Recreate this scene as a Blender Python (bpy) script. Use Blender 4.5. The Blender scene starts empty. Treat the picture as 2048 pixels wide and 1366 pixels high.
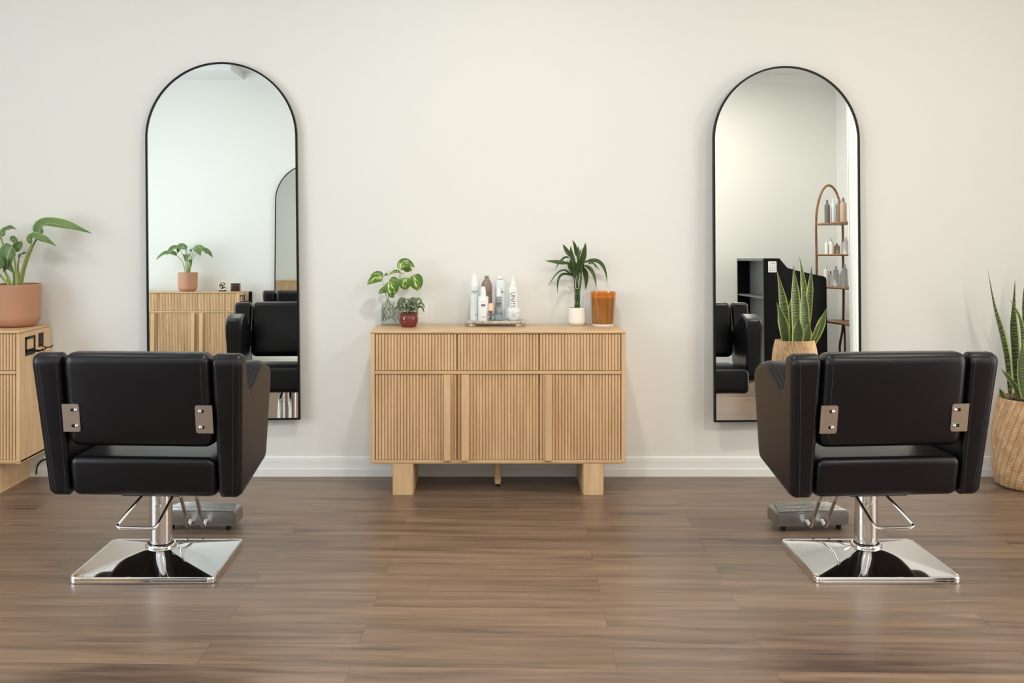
import bpy, bmesh, math, random
from mathutils import Vector, Matrix
R = math.radians
PI = math.pi
sc = bpy.context.scene
COL = sc.collection

# ------------------------------------------------------------------ camera
CAMY, CAMZ, FPX, VX, VY = -5.556, 1.293, 2200.0, 975.0, 440.0
cd = bpy.data.cameras.new('camera'); cam = bpy.data.objects.new('camera', cd); COL.objects.link(cam)
cam.location = (0, CAMY, CAMZ); cam.rotation_euler = (R(90), 0, 0)
cd.sensor_width = 36; cd.lens = FPX / 2048 * 36
cd.shift_x = (1024 - VX) / 2048; cd.shift_y = -(683 - VY) / 2048
cd.clip_start = 0.05
sc.camera = cam
# ------------------------------------------------------------------ daylight
w = bpy.data.worlds.new('daylight'); sc.world = w; w.use_nodes = True
nt = w.node_tree; nt.nodes.clear()
out = nt.nodes.new('ShaderNodeOutputWorld'); bg = nt.nodes.new('ShaderNodeBackground')
tc = nt.nodes.new('ShaderNodeTexCoord'); sx = nt.nodes.new('ShaderNodeSeparateXYZ')
mr = nt.nodes.new('ShaderNodeMapRange'); mr.inputs['From Min'].default_value = -0.6; mr.inputs['From Max'].default_value = 0.6
mx = nt.nodes.new('ShaderNodeMix'); mx.data_type = 'RGBA'
mx.inputs[6].default_value = (0.98, 1.09, 1.15, 1); mx.inputs[7].default_value = (0.80, 0.73, 0.64, 1)
nt.links.new(tc.outputs['Generated'], sx.inputs[0]); nt.links.new(sx.outputs[0], mr.inputs[0])
nt.links.new(mr.outputs[0], mx.inputs[0]); nt.links.new(mx.outputs[2], bg.inputs[0])
bg.inputs[1].default_value = 6.0
nt.links.new(bg.outputs[0], out.inputs[0])
def portal(x, y, z, sy, sz, rz):
    l = bpy.data.lights.new('window_portal', 'AREA'); l.shape = 'RECTANGLE'; l.size = sy; l.size_y = sz
    l.cycles.is_portal = True
    o = bpy.data.objects.new('window_portal', l); COL.objects.link(o)
    o.location = (x, y, z); o.rotation_euler = (R(90), 0, rz)
# windows: (x, y0, y1, z0, z1)
XL, XR, XA, YO, ZC, YJ = -4.4, 3.585, 4.25, -5.75, 3.0, -4.0
WL = (XL, -5.15, -2.0, 0.35, 2.7)
WR = (XR, -3.985, -1.6, 0.15, 2.6)
portal(XL - 0.12, (WL[1] + WL[2]) / 2, (WL[3] + WL[4]) / 2, WL[2] - WL[1], WL[4] - WL[3], R(-90))
portal(XR + 0.12, (WR[1] + WR[2]) / 2, (WR[3] + WR[4]) / 2, WR[2] - WR[1], WR[4] - WR[3], R(90))
FILL_LAMPS = [(-2.2, -1.6), (0.1, -1.7), (2.4, -1.6), (-2.2, -4.2), (0.1, -4.3), (2.6, -4.4)]  # unseen downlights, added as top fill for the room
FILL_POWER = [5, 21, 11, 8, 25, 50]
FILL_TINT = [(1, .96, .9), (1, .97, .91), (1, .88, .74), (1, .96, .9), (1, .97, .91), (1, .93, .84)]
sc.view_settings.view_transform = 'Standard'; sc.view_settings.look = 'None'
sc.view_settings.gamma = 1.0; sc.view_settings.use_curve_mapping = False
sc.view_settings.exposure = 0.14
sc.cycles.max_bounces = 14; sc.cycles.diffuse_bounces = 6; sc.cycles.glossy_bounces = 8
sc.cycles.transmission_bounces = 8; sc.cycles.transparent_max_bounces = 12
sc.cycles.use_denoising = True; sc.cycles.sample_clamp_indirect = 8
sc.cycles.caustics_refractive = False

# ------------------------------------------------------------------ materials
def srgb(r, g, b):
    def f(c):
        c /= 255
        return c / 12.92 if c <= 0.04045 else ((c + 0.055) / 1.055) ** 2.4
    return (f(r), f(g), f(b), 1)
def mat(name, col, rough=0.5, metal=0.0, spec=0.5, trans=0.0, coat=0.0, ior=1.45, bump=None, sss=0):
    m = bpy.data.materials.new(name); m.use_nodes = True
    p = m.node_tree.nodes['Principled BSDF']
    p.inputs['Base Color'].default_value = col; p.inputs['Roughness'].default_value = rough
    p.inputs['Metallic'].default_value = metal; p.inputs['Specular IOR Level'].default_value = spec
    p.inputs['Transmission Weight'].default_value = trans; p.inputs['Coat Weight'].default_value = coat
    p.inputs['IOR'].default_value = ior
    if sss: p.inputs['Subsurface Weight'].default_value = sss
    if bump:
        n = N(m, 'ShaderNodeTexNoise'); n.inputs['Scale'].default_value = bump[0]; n.inputs['Detail'].default_value = 3
        c = N(m, 'ShaderNodeTexCoord'); L(m, c.outputs['Object'], n.inputs['Vector'])
        b = N(m, 'ShaderNodeBump'); b.inputs['Strength'].default_value = bump[1]; b.inputs['Distance'].default_value = 0.002
        L(m, n.outputs['Fac'], b.inputs['Height']); L(m, b.outputs[0], p.inputs['Normal'])
    return m
def N(m, t, **k):
    n = m.node_tree.nodes.new(t)
    for a, v in k.items(): setattr(n, a, v)
    return n
def L(m, a, b): m.node_tree.links.new(a, b)
def P_(m): return m.node_tree.nodes['Principled BSDF']
def math_(m, op, a, b=None, c=None):
    n = N(m, 'ShaderNodeMath', operation=op)
    for i, v in enumerate((a, b, c)):
        if v is None: continue
        if isinstance(v, (int, float)): n.inputs[i].default_value = v
        else: L(m, v, n.inputs[i])
    return n.outputs[0]
def ramp(m, fac, stops):
    n = N(m, 'ShaderNodeValToRGB'); e = n.color_ramp.elements
    while len(e) < len(stops): e.new(0.5)
    for i, (p, c) in enumerate(stops): e[i].position = p; e[i].color = c
    L(m, fac, n.inputs[0]); return n.outputs[0]
def mix_(m, fac, a, b, blend='MIX'):
    n = N(m, 'ShaderNodeMix', data_type='RGBA', blend_type=blend)
    for i, v in ((0, fac), (6, a), (7, b)):
        if isinstance(v, (int, float)): n.inputs[i].default_value = v
        elif isinstance(v, tuple): n.inputs[i].default_value = v
        else: L(m, v, n.inputs[i])
    return n.outputs[2]
def wood(name, light, dark, scale, rough=0.45, island=True):
    m = mat(name, light, rough)
    c = N(m, 'ShaderNodeTexCoord'); mp = N(m, 'ShaderNodeMapping'); mp.inputs['Scale'].default_value = scale
    L(m, c.outputs['Object'], mp.inputs[0])
    n = N(m, 'ShaderNodeTexNoise'); n.inputs['Scale'].default_value = 1; n.inputs['Detail'].default_value = 6; n.inputs['Distortion'].default_value = 0.6
    L(m, mp.outputs[0], n.inputs['Vector'])
    col = ramp(m, n.outputs['Fac'], [(0.3, dark), (0.7, light)])
    L(m, col, P_(m).inputs['Base Color'])
    b = N(m, 'ShaderNodeBump'); b.inputs['Strength'].default_value = 0.15; b.inputs['Distance'].default_value = 0.001
    L(m, n.outputs['Fac'], b.inputs['Height']); L(m, b.outputs[0], P_(m).inputs['Normal'])
    return m
M = {}
M['wall'] = mat('wall_paint', (0.80, 0.80, 0.775, 1), 0.6, bump=(180, 0.06), spec=0.3)
M['ceiling'] = mat('ceiling_paint', (0.80, 0.81, 0.82, 1), 0.8)
M['trim'] = mat('white_trim', (0.82, 0.83, 0.82, 1), 0.35)
M['oak_v'] = wood('oak_vertical', srgb(228, 196, 156), srgb(208, 172, 130), (30, 30, 3.0))
M['oak_h'] = wood('oak_horizontal', srgb(218, 186, 146), srgb(194, 158, 116), (3.5, 70, 70), 0.35)
M['vinyl'] = mat('black_vinyl', srgb(13, 12, 19), 0.34, spec=0.45, bump=(420, 0.12))
M['thread'] = mat('grey_thread', srgb(92, 84, 94), 0.8)
M['chrome'] = mat('chrome', (0.86, 0.86, 0.87, 1), 0.045, 1)
M['satin'] = mat('satin_steel', srgb(206, 198, 190), 0.36, 1)
M['alu'] = mat('brushed_aluminium', srgb(176, 176, 176), 0.24, 1)
M['blackmetal'] = mat('black_metal', srgb(14, 14, 16), 0.4, 0.0, spec=0.3)
M['rubber'] = mat('black_rubber', srgb(18, 18, 18), 0.7)
M['mirror'] = mat('mirror_glass', (0.86, 0.90, 0.885, 1), 0.0, 1)
M['deskblack'] = mat('black_laminate', srgb(8, 7, 12), 0.3, spec=0.2)
M['deskgrey'] = mat('grey_laminate', srgb(96, 98, 98), 0.4)
M['terracotta'] = mat('terracotta', srgb(184, 136, 108), 0.6)
M['soil'] = mat('soil', srgb(50, 38, 30), 0.95, bump=(120, 1))
M['whitecer'] = mat('white_ceramic', srgb(240, 238, 232), 0.3)
M['maroon'] = mat('maroon_glaze', srgb(112, 42, 36), 0.15, coat=0.6)
M['black'] = mat('black_print', srgb(28, 28, 32), 0.6)
M['greyprint'] = mat('grey_print', srgb(105, 112, 122), 0.6)
M['white'] = mat('white_plastic', srgb(238, 240, 240), 0.3)
M['paleblue'] = mat('pale_blue_plastic', srgb(222, 231, 234), 0.25)
M['liquid'] = mat('clear_liquid', srgb(168, 184, 190), 0.2)
M['taupe'] = mat('taupe_metal', srgb(140, 120, 110), 0.35)
M['darkgrey'] = mat('dark_grey_plastic', srgb(110, 104, 100), 0.4)
M['peach'] = mat('peach_plastic', srgb(240, 205, 180), 0.4)
M['beige'] = mat('beige_plastic', srgb(190, 165, 140), 0.4)
M['rattan'] = wood('rattan_cane', srgb(158, 110, 68), srgb(124, 82, 50), (20, 20, 20), 0.4)
M['stem'] = mat('green_stem', srgb(150, 165, 90), 0.5)
M['darkstem'] = mat('dark_stem', srgb(70, 90, 50), 0.5)
M['root'] = mat('brown_root', srgb(92, 78, 58), 0.7)
M['wax'] = mat('cream_wax', srgb(252, 196, 128), 0.5, sss=0.2)
M['stone'] = wood('travertine', srgb(214, 206, 194), srgb(150, 138, 124), (60, 60, 14), 0.5)
M['ivory'] = mat('ivory_rim', srgb(225, 215, 195), 0.4)
M['brownbox'] = mat('dark_brown_lacquer', srgb(62, 34, 30), 0.25)
M['socket'] = mat('white_socket', (0.82, 0.815, 0.79, 1), 0.4)

def thin_glass(name, tint, refl=0.08, rough=0.0):
    m = bpy.data.materials.new(name); m.use_nodes = True; t = m.node_tree; t.nodes.clear()
    o = t.nodes.new('ShaderNodeOutputMaterial'); mixn = t.nodes.new('ShaderNodeMixShader')
    tr = t.nodes.new('ShaderNodeBsdfTransparent'); gl = t.nodes.new('ShaderNodeBsdfGlossy'); gl.inputs['Roughness'].default_value = rough
    tr.inputs[0].default_value = tint
    fr = t.nodes.new('ShaderNodeLayerWeight'); fr.inputs[0].default_value = 0.25
    mul = t.nodes.new('ShaderNodeMath'); mul.operation = 'MULTIPLY_ADD'; mul.inputs[1].default_value = 0.6; mul.inputs[2].default_value = refl
    t.links.new(fr.outputs['Facing'], mul.inputs[0]); t.links.new(mul.outputs[0], mixn.inputs[0])
    t.links.new(tr.outputs[0], mixn.inputs[1]); t.links.new(gl.outputs[0], mixn.inputs[2]); t.links.new(mixn.outputs[0], o.inputs[0])
    return m
M['glass'] = thin_glass('window_glass', (0.97, 0.98, 0.98, 1), 0.03)
M['vase'] = thin_glass('vase_glass', (0.975, 0.985, 0.975, 1), 0.0)
M['bottleglass'] = thin_glass('bottle_glass', (0.88, 0.92, 0.94, 1), 0.10)
M['amber'] = mat('amber_glass', srgb(250, 165, 70), 0.05, trans=0.7, coat=1.0, ior=1.45)

# floor: wood planks, slightly off square to the wall
m = mat('plank_floor', (0.2, 0.15, 0.1, 1), 0.3); M['floor'] = m
c = N(m, 'ShaderNodeTexCoord'); mp = N(m, 'ShaderNodeMapping'); mp.inputs['Rotation'].default_value = (0, 0, R(1.6)); mp.inputs['Location'].default_value = (0.33, 0.07, 0)
L(m, c.outputs['Object'], mp.inputs[0])
br = N(m, 'ShaderNodeTexBrick', offset=0.37, offset_frequency=2)
br.inputs['Scale'].default_value = 1; br.inputs['Brick Width'].default_value = 1.22; br.inputs['Row Height'].default_value = 0.165
br.inputs['Mortar Size'].default_value = 0.0011; br.inputs['Mortar Smooth'].default_value = 0.3
br.inputs['Color1'].default_value = (0, 0, 0, 1); br.inputs['Color2'].default_value = (1, 1, 1, 1); br.inputs['Mortar'].default_value = (0.5, 0.5, 0.5, 1)
L(m, mp.outputs[0], br.inputs['Vector'])
add = N(m, 'ShaderNodeVectorMath', operation='MULTIPLY_ADD'); L(m, br.outputs['Color'], add.inputs[0])
add.inputs[1].default_value = (7, 3, 9); L(m, mp.outputs[0], add.inputs[2])
def streak(scale, detail, dist=0.0):
    q = N(m, 'ShaderNodeMapping'); q.inputs['Scale'].default_value = scale; L(m, add.outputs[0], q.inputs[0])
    n = N(m, 'ShaderNodeTexNoise'); n.inputs['Scale'].default_value = 1; n.inputs['Detail'].default_value = detail; n.inputs['Distortion'].default_value = dist
    L(m, q.outputs[0], n.inputs['Vector']); return n.outputs['Fac']
s1 = streak((1.6, 22, 1), 6, 0.5); s2 = streak((5, 120, 1), 3); s3 = streak((1.1, 9, 1), 4, 1.2)
ca = ramp(m, s1, [(0.30, srgb(92, 76, 66)), (0.52, srgb(122, 101, 85)), (0.72, srgb(142, 120, 101))])
cb = mix_(m, 0.28, ca, ramp(m, s2, [(0.3, srgb(94, 76, 64)), (0.7, srgb(156, 132, 110))]))
dk = ramp(m, s3, [(0.30, (0.45, 0.43, 0.45, 1)), (0.46, (1, 1, 1, 1))])
cc = mix_(m, 0.8, cb, dk, 'MULTIPLY')
tone = mix_(m, 1.0, cc, ramp(m, br.outputs['Color'], [(0, (0.90, 0.88, 0.90, 1)), (1, (1.07, 1.05, 1.0, 1))]), 'MULTIPLY')
fin = mix_(m, math_(m, 'MULTIPLY', br.outputs['Fac'], 0.6), tone, srgb(50, 40, 34))
L(m, fin, P_(m).inputs['Base Color'])
L(m, math_(m, 'MULTIPLY_ADD', s2, 0.14, 0.26), P_(m).inputs['Roughness'])
b = N(m, 'ShaderNodeBump'); b.inputs['Strength'].default_value = 0.12; b.inputs['Distance'].default_value = 0.001
L(m, s2, b.inputs['Height']); L(m, b.outputs[0], P_(m).inputs['Normal'])

# basket weave, from the mesh's own UV (u around, v up, in metres)
m = mat('woven_basket', srgb(190, 140, 92), 0.65); M['weave'] = m
uv = N(m, 'ShaderNodeUVMap'); s = N(m, 'ShaderNodeSeparateXYZ'); L(m, uv.outputs[0], s.inputs[0])
uu = math_(m, 'MULTIPLY_ADD', s.outputs[1], -0.35, s.outputs[0])
tri = math_(m, 'PINGPONG', math_(m, 'DIVIDE', uu, 0.034), 1.0)
ph = math_(m, 'MULTIPLY_ADD', tri, 1.6, math_(m, 'DIVIDE', s.outputs[1], 0.0085))
st = math_(m, 'PINGPONG', ph, 0.5)                       # 0 at strand edge .. 0.5 middle
st2 = math_(m, 'MULTIPLY', st, 2)
edge = math_(m, 'PINGPONG', math_(m, 'DIVIDE', uu, 0.034), 0.5)
eg = math_(m, 'MINIMUM', math_(m, 'MULTIPLY', edge, 7), 1.0)
hgt = math_(m, 'MULTIPLY', math_(m, 'POWER', st2, 0.6), eg)
vor = N(m, 'ShaderNodeTexNoise'); vor.inputs['Scale'].default_value = 25; vor.inputs['Detail'].default_value = 2
tco = N(m, 'ShaderNodeTexCoord'); L(m, tco.outputs['Object'], vor.inputs['Vector'])
bc = ramp(m, vor.outputs['Fac'], [(0.3, srgb(204, 160, 116)), (0.7, srgb(236, 202, 160))])
L(m, mix_(m, hgt, mix_(m, 0.7, bc, srgb(112, 70, 40)), bc), P_(m).inputs['Base Color'])
b = N(m, 'ShaderNodeBump'); b.inputs['Strength'].default_value = 0.6; b.inputs['Distance'].default_value = 0.004
L(m, hgt, b.inputs['Height']); L(m, b.outputs[0], P_(m).inputs['Normal'])

# leaves; UV: u across 0..1, v along 0..1
def leafmat(name, kind, dark, light, edge):
    m = mat(name, dark, 0.35, spec=0.4); uv = N(m, 'ShaderNodeUVMap'); s = N(m, 'ShaderNodeSeparateXYZ'); L(m, uv.outputs[0], s.inputs[0])
    a = math_(m, 'ABSOLUTE', math_(m, 'SUBTRACT', s.outputs[0], 0.5))
    tco = N(m, 'ShaderNodeTexCoord')
    n = N(m, 'ShaderNodeTexNoise'); L(m, tco.outputs['Object'], n.inputs['Vector'])
    if kind == 'snake':
        n.inputs['Scale'].default_value = 30; n.inputs['Detail'].default_value = 3
        ws = math_(m, 'SINE', math_(m, 'MULTIPLY_ADD', n.outputs['Fac'], 16.0, math_(m, 'MULTIPLY', s.outputs[1], 190)))
        body = ramp(m, math_(m, 'MULTIPLY_ADD', ws, 0.5, 0.5), [(0.15, dark), (1.0, light)])
        col = mix_(m, math_(m, 'GREATER_THAN', a, 0.39), body, edge)
    elif kind == 'pothos':
        n.inputs['Scale'].default_value = 1; n.inputs['Detail'].default_value = 3
        skew = N(m, 'ShaderNodeCombineXYZ'); L(m, math_(m, 'MULTIPLY_ADD', a, 6.5, math_(m, 'MULTIPLY', s.outputs[1], -2.5)), skew.inputs[0])
        L(m, math_(m, 'MULTIPLY', s.outputs[1], 1.6), skew.inputs[1])
        L(m, math_(m, 'MULTIPLY', math_(m, 'GREATER_THAN', s.outputs[0], 0.5), 7.3), skew.inputs[2])
        geo = N(m, 'ShaderNodeSeparateXYZ'); vs = N(m, 'ShaderNodeVectorMath', operation='SCALE'); L(m, tco.outputs['Object'], vs.inputs[0]); vs.inputs['Scale'].default_value = 9
        ad = N(m, 'ShaderNodeVectorMath', operation='ADD'); L(m, skew.outputs[0], ad.inputs[0]); L(m, vs.outputs[0], ad.inputs[1]); L(m, ad.outputs[0], n.inputs['Vector'])
        f = math_(m, 'MULTIPLY_ADD', a, -0.30, n.outputs['Fac'])
        col = ramp(m, f, [(0.44, dark), (0.50, light), (0.57, edge)])
    else:
        vein = math_(m, 'SINE', math_(m, 'MULTIPLY', a, 90))
        col = ramp(m, math_(m, 'MULTIPLY_ADD', vein, 0.10, n.outputs['Fac']), [(0.35, dark), (0.68, light)])
        col = mix_(m, math_(m, 'GREATER_THAN', a, 0.465), col, edge)
        col = mix_(m, math_(m, 'LESS_THAN', a, 0.018), col, edge)
    L(m, col, P_(m).inputs['Base Color'])
    return m
M['snake'] = leafmat('snake_plant_leaf', 'snake', srgb(52, 70, 42), srgb(112, 132, 88), srgb(190, 190, 104))
M['pothos'] = leafmat('pothos_leaf', 'pothos', srgb(82, 116, 44), srgb(142, 168, 84), srgb(222, 226, 160))
M['hosta'] = leafmat('broad_leaf', 'hosta', srgb(66, 94, 54), srgb(118, 144, 90), srgb(172, 188, 116))
M['dracaena'] = leafmat('dracaena_leaf', 'lance', srgb(40, 62, 28), srgb(78, 104, 48), srgb(90, 112, 56))
M['smallleaf'] = leafmat('small_leaf', 'lance', srgb(60, 78, 50), srgb(118, 138, 98), srgb(168, 182, 144))

# ------------------------------------------------------------------ mesh helpers
def obj(name, bm, material, parent=None, smooth=30, loc=None):
    me = bpy.data.meshes.new(name); bmesh.ops.recalc_face_normals(bm, faces=bm.faces[:]) if smooth != 'leaf' else None
    bm.to_mesh(me); bm.free()
    if smooth:
        me.polygons.foreach_set('use_smooth', [True] * len(me.polygons))
        if smooth != 'leaf': me.set_sharp_from_angle(angle=R(smooth))
    me.materials.append(M[material] if isinstance(material, str) else material)
    o = bpy.data.objects.new(name, me); COL.objects.link(o)
    if parent: o.parent = parent
    if loc: o.location = loc
    return o
def thing(name, label, cat, loc=(0, 0, 0), rz=0, group=None):
    o = bpy.data.objects.new(name, None); COL.objects.link(o); o.empty_display_size = 0.1
    o.location = loc; o.rotation_euler = (0, 0, rz); o['label'] = label; o['category'] = cat
    if group: o['group'] = group
    return o
def struct(name, bm, material, smooth=30, parent=None):
    o = obj(name, bm, material, parent, smooth)
    if not parent: o['kind'] = 'structure'
    return o
def BM(): return bmesh.new()
def box(bm, x0, x1, y0, y1, z0, z1, bev=0, seg=3, edges=None):
    r = bmesh.ops.create_cube(bm, size=1); vs = r['verts']
    for v in vs:
        v.co = Vector(((x0 + x1) / 2 + v.co.x * (x1 - x0), (y0 + y1) / 2 + v.co.y * (y1 - y0), (z0 + z1) / 2 + v.co.z * (z1 - z0)))
    if bev:
        es = {e for v in vs for e in v.link_edges}
        if edges == 'z': es = {e for e in es if abs(e.verts[0].co.z - e.verts[1].co.z) > 1e-5}
        if edges == 'zfront': es = {e for e in es if abs(e.verts[0].co.z - e.verts[1].co.z) > 1e-5 and e.verts[0].co.y < (y0 + y1) / 2}
        r = bmesh.ops.bevel(bm, geom=list(es), offset=bev, segments=seg, profile=0.5, affect='EDGES')
    return bm
def catmull(pts, n=8, closed=False):
    P = [Vector(p) for p in pts]; out = []; k = len(P)
    rng = range(k if closed else k - 1)
    for i in rng:
        p0 = P[(i - 1) % k] if closed or i > 0 else P[0] * 2 - P[1]
        p1 = P[i]; p2 = P[(i + 1) % k]
        p3 = P[(i + 2) % k] if closed or i + 2 < k else P[-1] * 2 - P[-2]
        for j in range(n):
            t = j / n
            out.append(0.5 * ((2 * p1) + (p2 - p0) * t + (2 * p0 - 5 * p1 + 4 * p2 - p3) * t * t + (3 * p1 - p0 - 3 * p2 + p3) * t ** 3))
    if not closed: out.append(P[-1].copy())
    return out
def tube(bm, pts, r, seg=10, r1=None, closed=False):
    P = [Vector(p) for p in pts]; n = len(P); rings = []; prev = None
    for i, p in enumerate(P):
        if closed: t = (P[(i + 1) % n] - P[i - 1]).normalized()
        else: t = (P[min(i + 1, n - 1)] - P[max(i - 1, 0)]).normalized()
        if prev is None: u = t.orthogonal().normalized()
        else: u = (prev - t * prev.dot(t)).normalized()
        prev = u; v = t.cross(u)
        rr = r if r1 is None else r + (r1 - r) * i / (n - 1)
        rings.append([bm.verts.new(p + (u * math.cos(2 * PI * k / seg) + v * math.sin(2 * PI * k / seg)) * rr) for k in range(seg)])
    for i in range(n if closed else n - 1):
        a, b = rings[i], rings[(i + 1) % n]
        for k in range(seg): bm.faces.new((a[k], a[(k + 1) % seg], b[(k + 1) % seg], b[k]))
    if not closed: bm.faces.new(rings[0][::-1]); bm.faces.new(rings[-1])
    return bm
def lathe(bm, prof, seg=40, c=(0, 0, 0), uvw=False):
    rings = []; uvl = bm.loops.layers.uv.new('UVMap') if uvw else None
    for (r, z) in prof:
        if r < 1e-6: rings.append([bm.verts.new((c[0], c[1], c[2] + z))])
        else: rings.append([bm.verts.new((c[0] + r * math.cos(2 * PI * k / seg), c[1] + r * math.sin(2 * PI * k / seg), c[2] + z)) for k in range(seg)])
    s = 0; ref = max(p[0] for p in prof)
    for i in range(len(rings) - 1):
        a, b = rings[i], rings[i + 1]
        ds = math.hypot(prof[i + 1][0] - prof[i][0], prof[i + 1][1] - prof[i][1])
        for k in range(seg):
            k2 = (k + 1) % seg
            if len(a) == 1 and len(b) == 1: continue
            if len(a) == 1: f = bm.faces.new((a[0], b[k], b[k2])); uvs = [(k, 0), (k, 1), (k + 1, 1)]
            elif len(b) == 1: f = bm.faces.new((a[k], b[0], a[k2])); uvs = [(k, 0), (k, 1), (k + 1, 0)]
            else: f = bm.faces.new((a[k], a[k2], b[k2], b[k])); uvs = [(k, 0), (k + 1, 0), (k + 1, 1), (k, 1)]
            if uvl:
                for lp, (uk, vk) in zip(f.loops, uvs): lp[uvl].uv = (uk / seg * 2 * PI * ref, s + vk * ds)
        s += ds
    return bm
def prism(bm, poly, f):
    """poly: list of 2d points; f(p, side) -> 3d for side 0/1"""
    a = [bm.verts.new(f(p, 0)) for p in poly]; b = [bm.verts.new(f(p, 1)) for p in poly]; n = len(poly)
    for i in range(n): bm.faces.new((a[i], a[(i + 1) % n], b[(i + 1) % n], b[i]))
    bm.faces.new(a[::-1]); bm.faces.new(b)
    return bm
WP = {
    'heart': lambda t: (t ** 0.42) * (1 - t) ** 0.75 * 1.72,
    'lance': lambda t: math.sin(PI * min(1, max(0, t ** 0.75))) ** 0.8,
    'sword': lambda t: (0.62 + 0.38 * math.sin(PI * min(1, t * 1.15))) * min(1, (1 - t) * 2.6) ** 0.75,
}
def leaf(bm, pts, wd, nrm=(0, -0.7, 0.7), kind='lance', cup=0.15, n=14, nu=6, wave=0.0, twist=0.0):
    """strip through pts with width wd (full, metres) facing nrm; has UVs"""
    uvl = bm.loops.layers.uv.get('UVMap') or bm.loops.layers.uv.new('UVMap')
    if len(pts) == 3:
        p0, pm, p2 = (Vector(p) for p in pts); c = pm * 2 - (p0 + p2) / 2
        C = [(1 - t) ** 2 * p0 + 2 * t * (1 - t) * c + t * t * p2 for t in (i / n for i in range(n + 1))]
    else:
        C = catmull(pts, max(2, n // (len(pts) - 1)))
    n = len(C) - 1; nv = Vector(nrm).normalized(); rows = []
    for i, p in enumerate(C):
        t = i / n; tg = (C[min(i + 1, n)] - C[max(i - 1, 0)]).normalized()
        sd = tg.cross(nv)
        if sd.length < 1e-3: sd = tg.orthogonal()
        sd.normalize(); up = sd.cross(tg).normalized()
        if twist: q = Matrix.Rotation(twist * t, 3, tg); sd = q @ sd; up = q @ up
        hw = wd / 2 * max(0.02, WP[kind](t)) if 0 < i < n else wd * 0.02
        row = []
        for j in range(nu + 1):
            u = j / nu * 2 - 1
            row.append(bm.verts.new(p + sd * hw * u + up * (cup * hw * (u * u) + wave * math.sin(t * 14 + u * 2) * abs(u))))
        rows.append(row)
    for i in range(n):
        for j in range(nu):
            f = bm.faces.new((rows[i][j], rows[i][j + 1], rows[i + 1][j + 1], rows[i + 1][j]))
            for lp, (a, b2) in zip(f.loops, ((j, i), (j + 1, i), (j + 1, i + 1), (j, i + 1))): lp[uvl].uv = (a / nu, b2 / n)
    return bm
def at(px, py, y):
    """point at depth y (metres from the mirror wall) seen at that spot of the photograph"""
    d = y - CAMY
    return Vector(((px - VX) / FPX * d, y, CAMZ - (py - VY) / FPX * d))
def text_mesh(s, size, f):
    """flat text turned into a bmesh, each point passed through f(x, y)"""
    cu = bpy.data.curves.new('lettering', 'FONT'); cu.body = s; cu.size = size; cu.align_x = 'CENTER'; cu.resolution_u = 3
    o = bpy.data.objects.new('lettering', cu); COL.objects.link(o)
    dg = bpy.context.evaluated_depsgraph_get(); me = bpy.data.meshes.new_from_object(o.evaluated_get(dg))
    bm = BM(); bm.from_mesh(me)
    bmesh.ops.subdivide_edges(bm, edges=[e for e in bm.edges if e.calc_length() > size * 0.25], cuts=2)
    for v in bm.verts: v.co = Vector(f(v.co.x, v.co.y))
    bpy.data.objects.remove(o); bpy.data.meshes.remove(me); bpy.data.curves.remove(cu)
    return bm

# ------------------------------------------------------------------ room
bm = BM(); box(bm, XL - 0.3, XA + 0.3, YO - 0.3, 0.2, -0.12, 0); struct('floor', bm, 'floor', 0)
bm = BM(); box(bm, XL - 0.3, XA + 0.3, YO - 0.3, 0.2, ZC, ZC + 0.12); struct('ceiling', bm, 'ceiling', 0)
bm = BM(); box(bm, XL - 0.2, XA + 0.2, 0, 0.2, 0, ZC); struct('wall_front', bm, 'wall', 0)
bm = BM(); box(bm, XL - 0.2, XA + 0.2, YO - 0.2, YO, 0, ZC); struct('wall_back', bm, 'wall', 0)
def side_wall(name, x0, x1, y0, y1, W):
    bm = BM()
    box(bm, x0, x1, y0, W[1], 0, ZC); box(bm, x0, x1, W[2], y1, 0, ZC)
    box(bm, x0, x1, W[1], W[2], 0, W[3]); box(bm, x0, x1, W[1], W[2], W[4], ZC)
    struct(name, bm, 'wall', 0)
side_wall('wall_left', XL - 0.2, XL, YO, 0, WL)
side_wall('wall_right', XR, XR + 0.2, YJ, 0, WR)
bm = BM(); box(bm, XA, XA + 0.2, YO, YJ + 0.2, 0, ZC); box(bm, XR + 0.2, XA + 0.2, YJ, YJ + 0.2, 0, ZC); struct('wall_alcove', bm, 'wall', 0)
def window(name, xc, W, n):
    bm = BM(); x0, x1 = xc - 0.03, xc + 0.03; f = 0.04
    box(bm, x0, x1, W[1], W[2], W[3], W[3] + f, 0.004, 1); box(bm, x0, x1, W[1], W[2], W[4] - f, W[4], 0.004, 1)
    for i in range(n + 1):
        y = W[1] + (W[2] - W[1] - f) * i / n
        box(bm, x0, x1, y, y + f, W[3] + f, W[4] - f, 0.004, 1)
    fr = struct(name, bm, 'trim')
    for i in range(n):
        y = W[1] + (W[2] - W[1] - f) * i / n
        g = BM(); box(g, xc - 0.003, xc + 0.003, y + f, y + (W[2] - W[1] - f) / n, W[3] + f, W[4] - f)
        obj('window_pane', g, 'glass', fr, 0)
window('window_1', XL - 0.08, WL, 3)
window('window_2', XR + 0.035, WR, 2)
BB = [(0, 0), (0.0145, 0), (0.0145, 0.037), (0.0125, 0.04), (0.0115, 0.044), (0.0115, 0.081), (0.0075, 0.084), (0.0075, 0.087), (0.0095, 0.089), (0.006, 0.097), (0, 0.100)]
bm = BM(); prism(bm, BB, lambda p, s: ((XL, XR)[s], -p[0], p[1])); struct('baseboard_front', bm, 'trim', 20)
bm = BM(); prism(bm, BB, lambda p, s: ((XL, XA)[s], YO + p[0], p[1])); struct('baseboard_back', bm, 'trim', 20)
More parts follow.
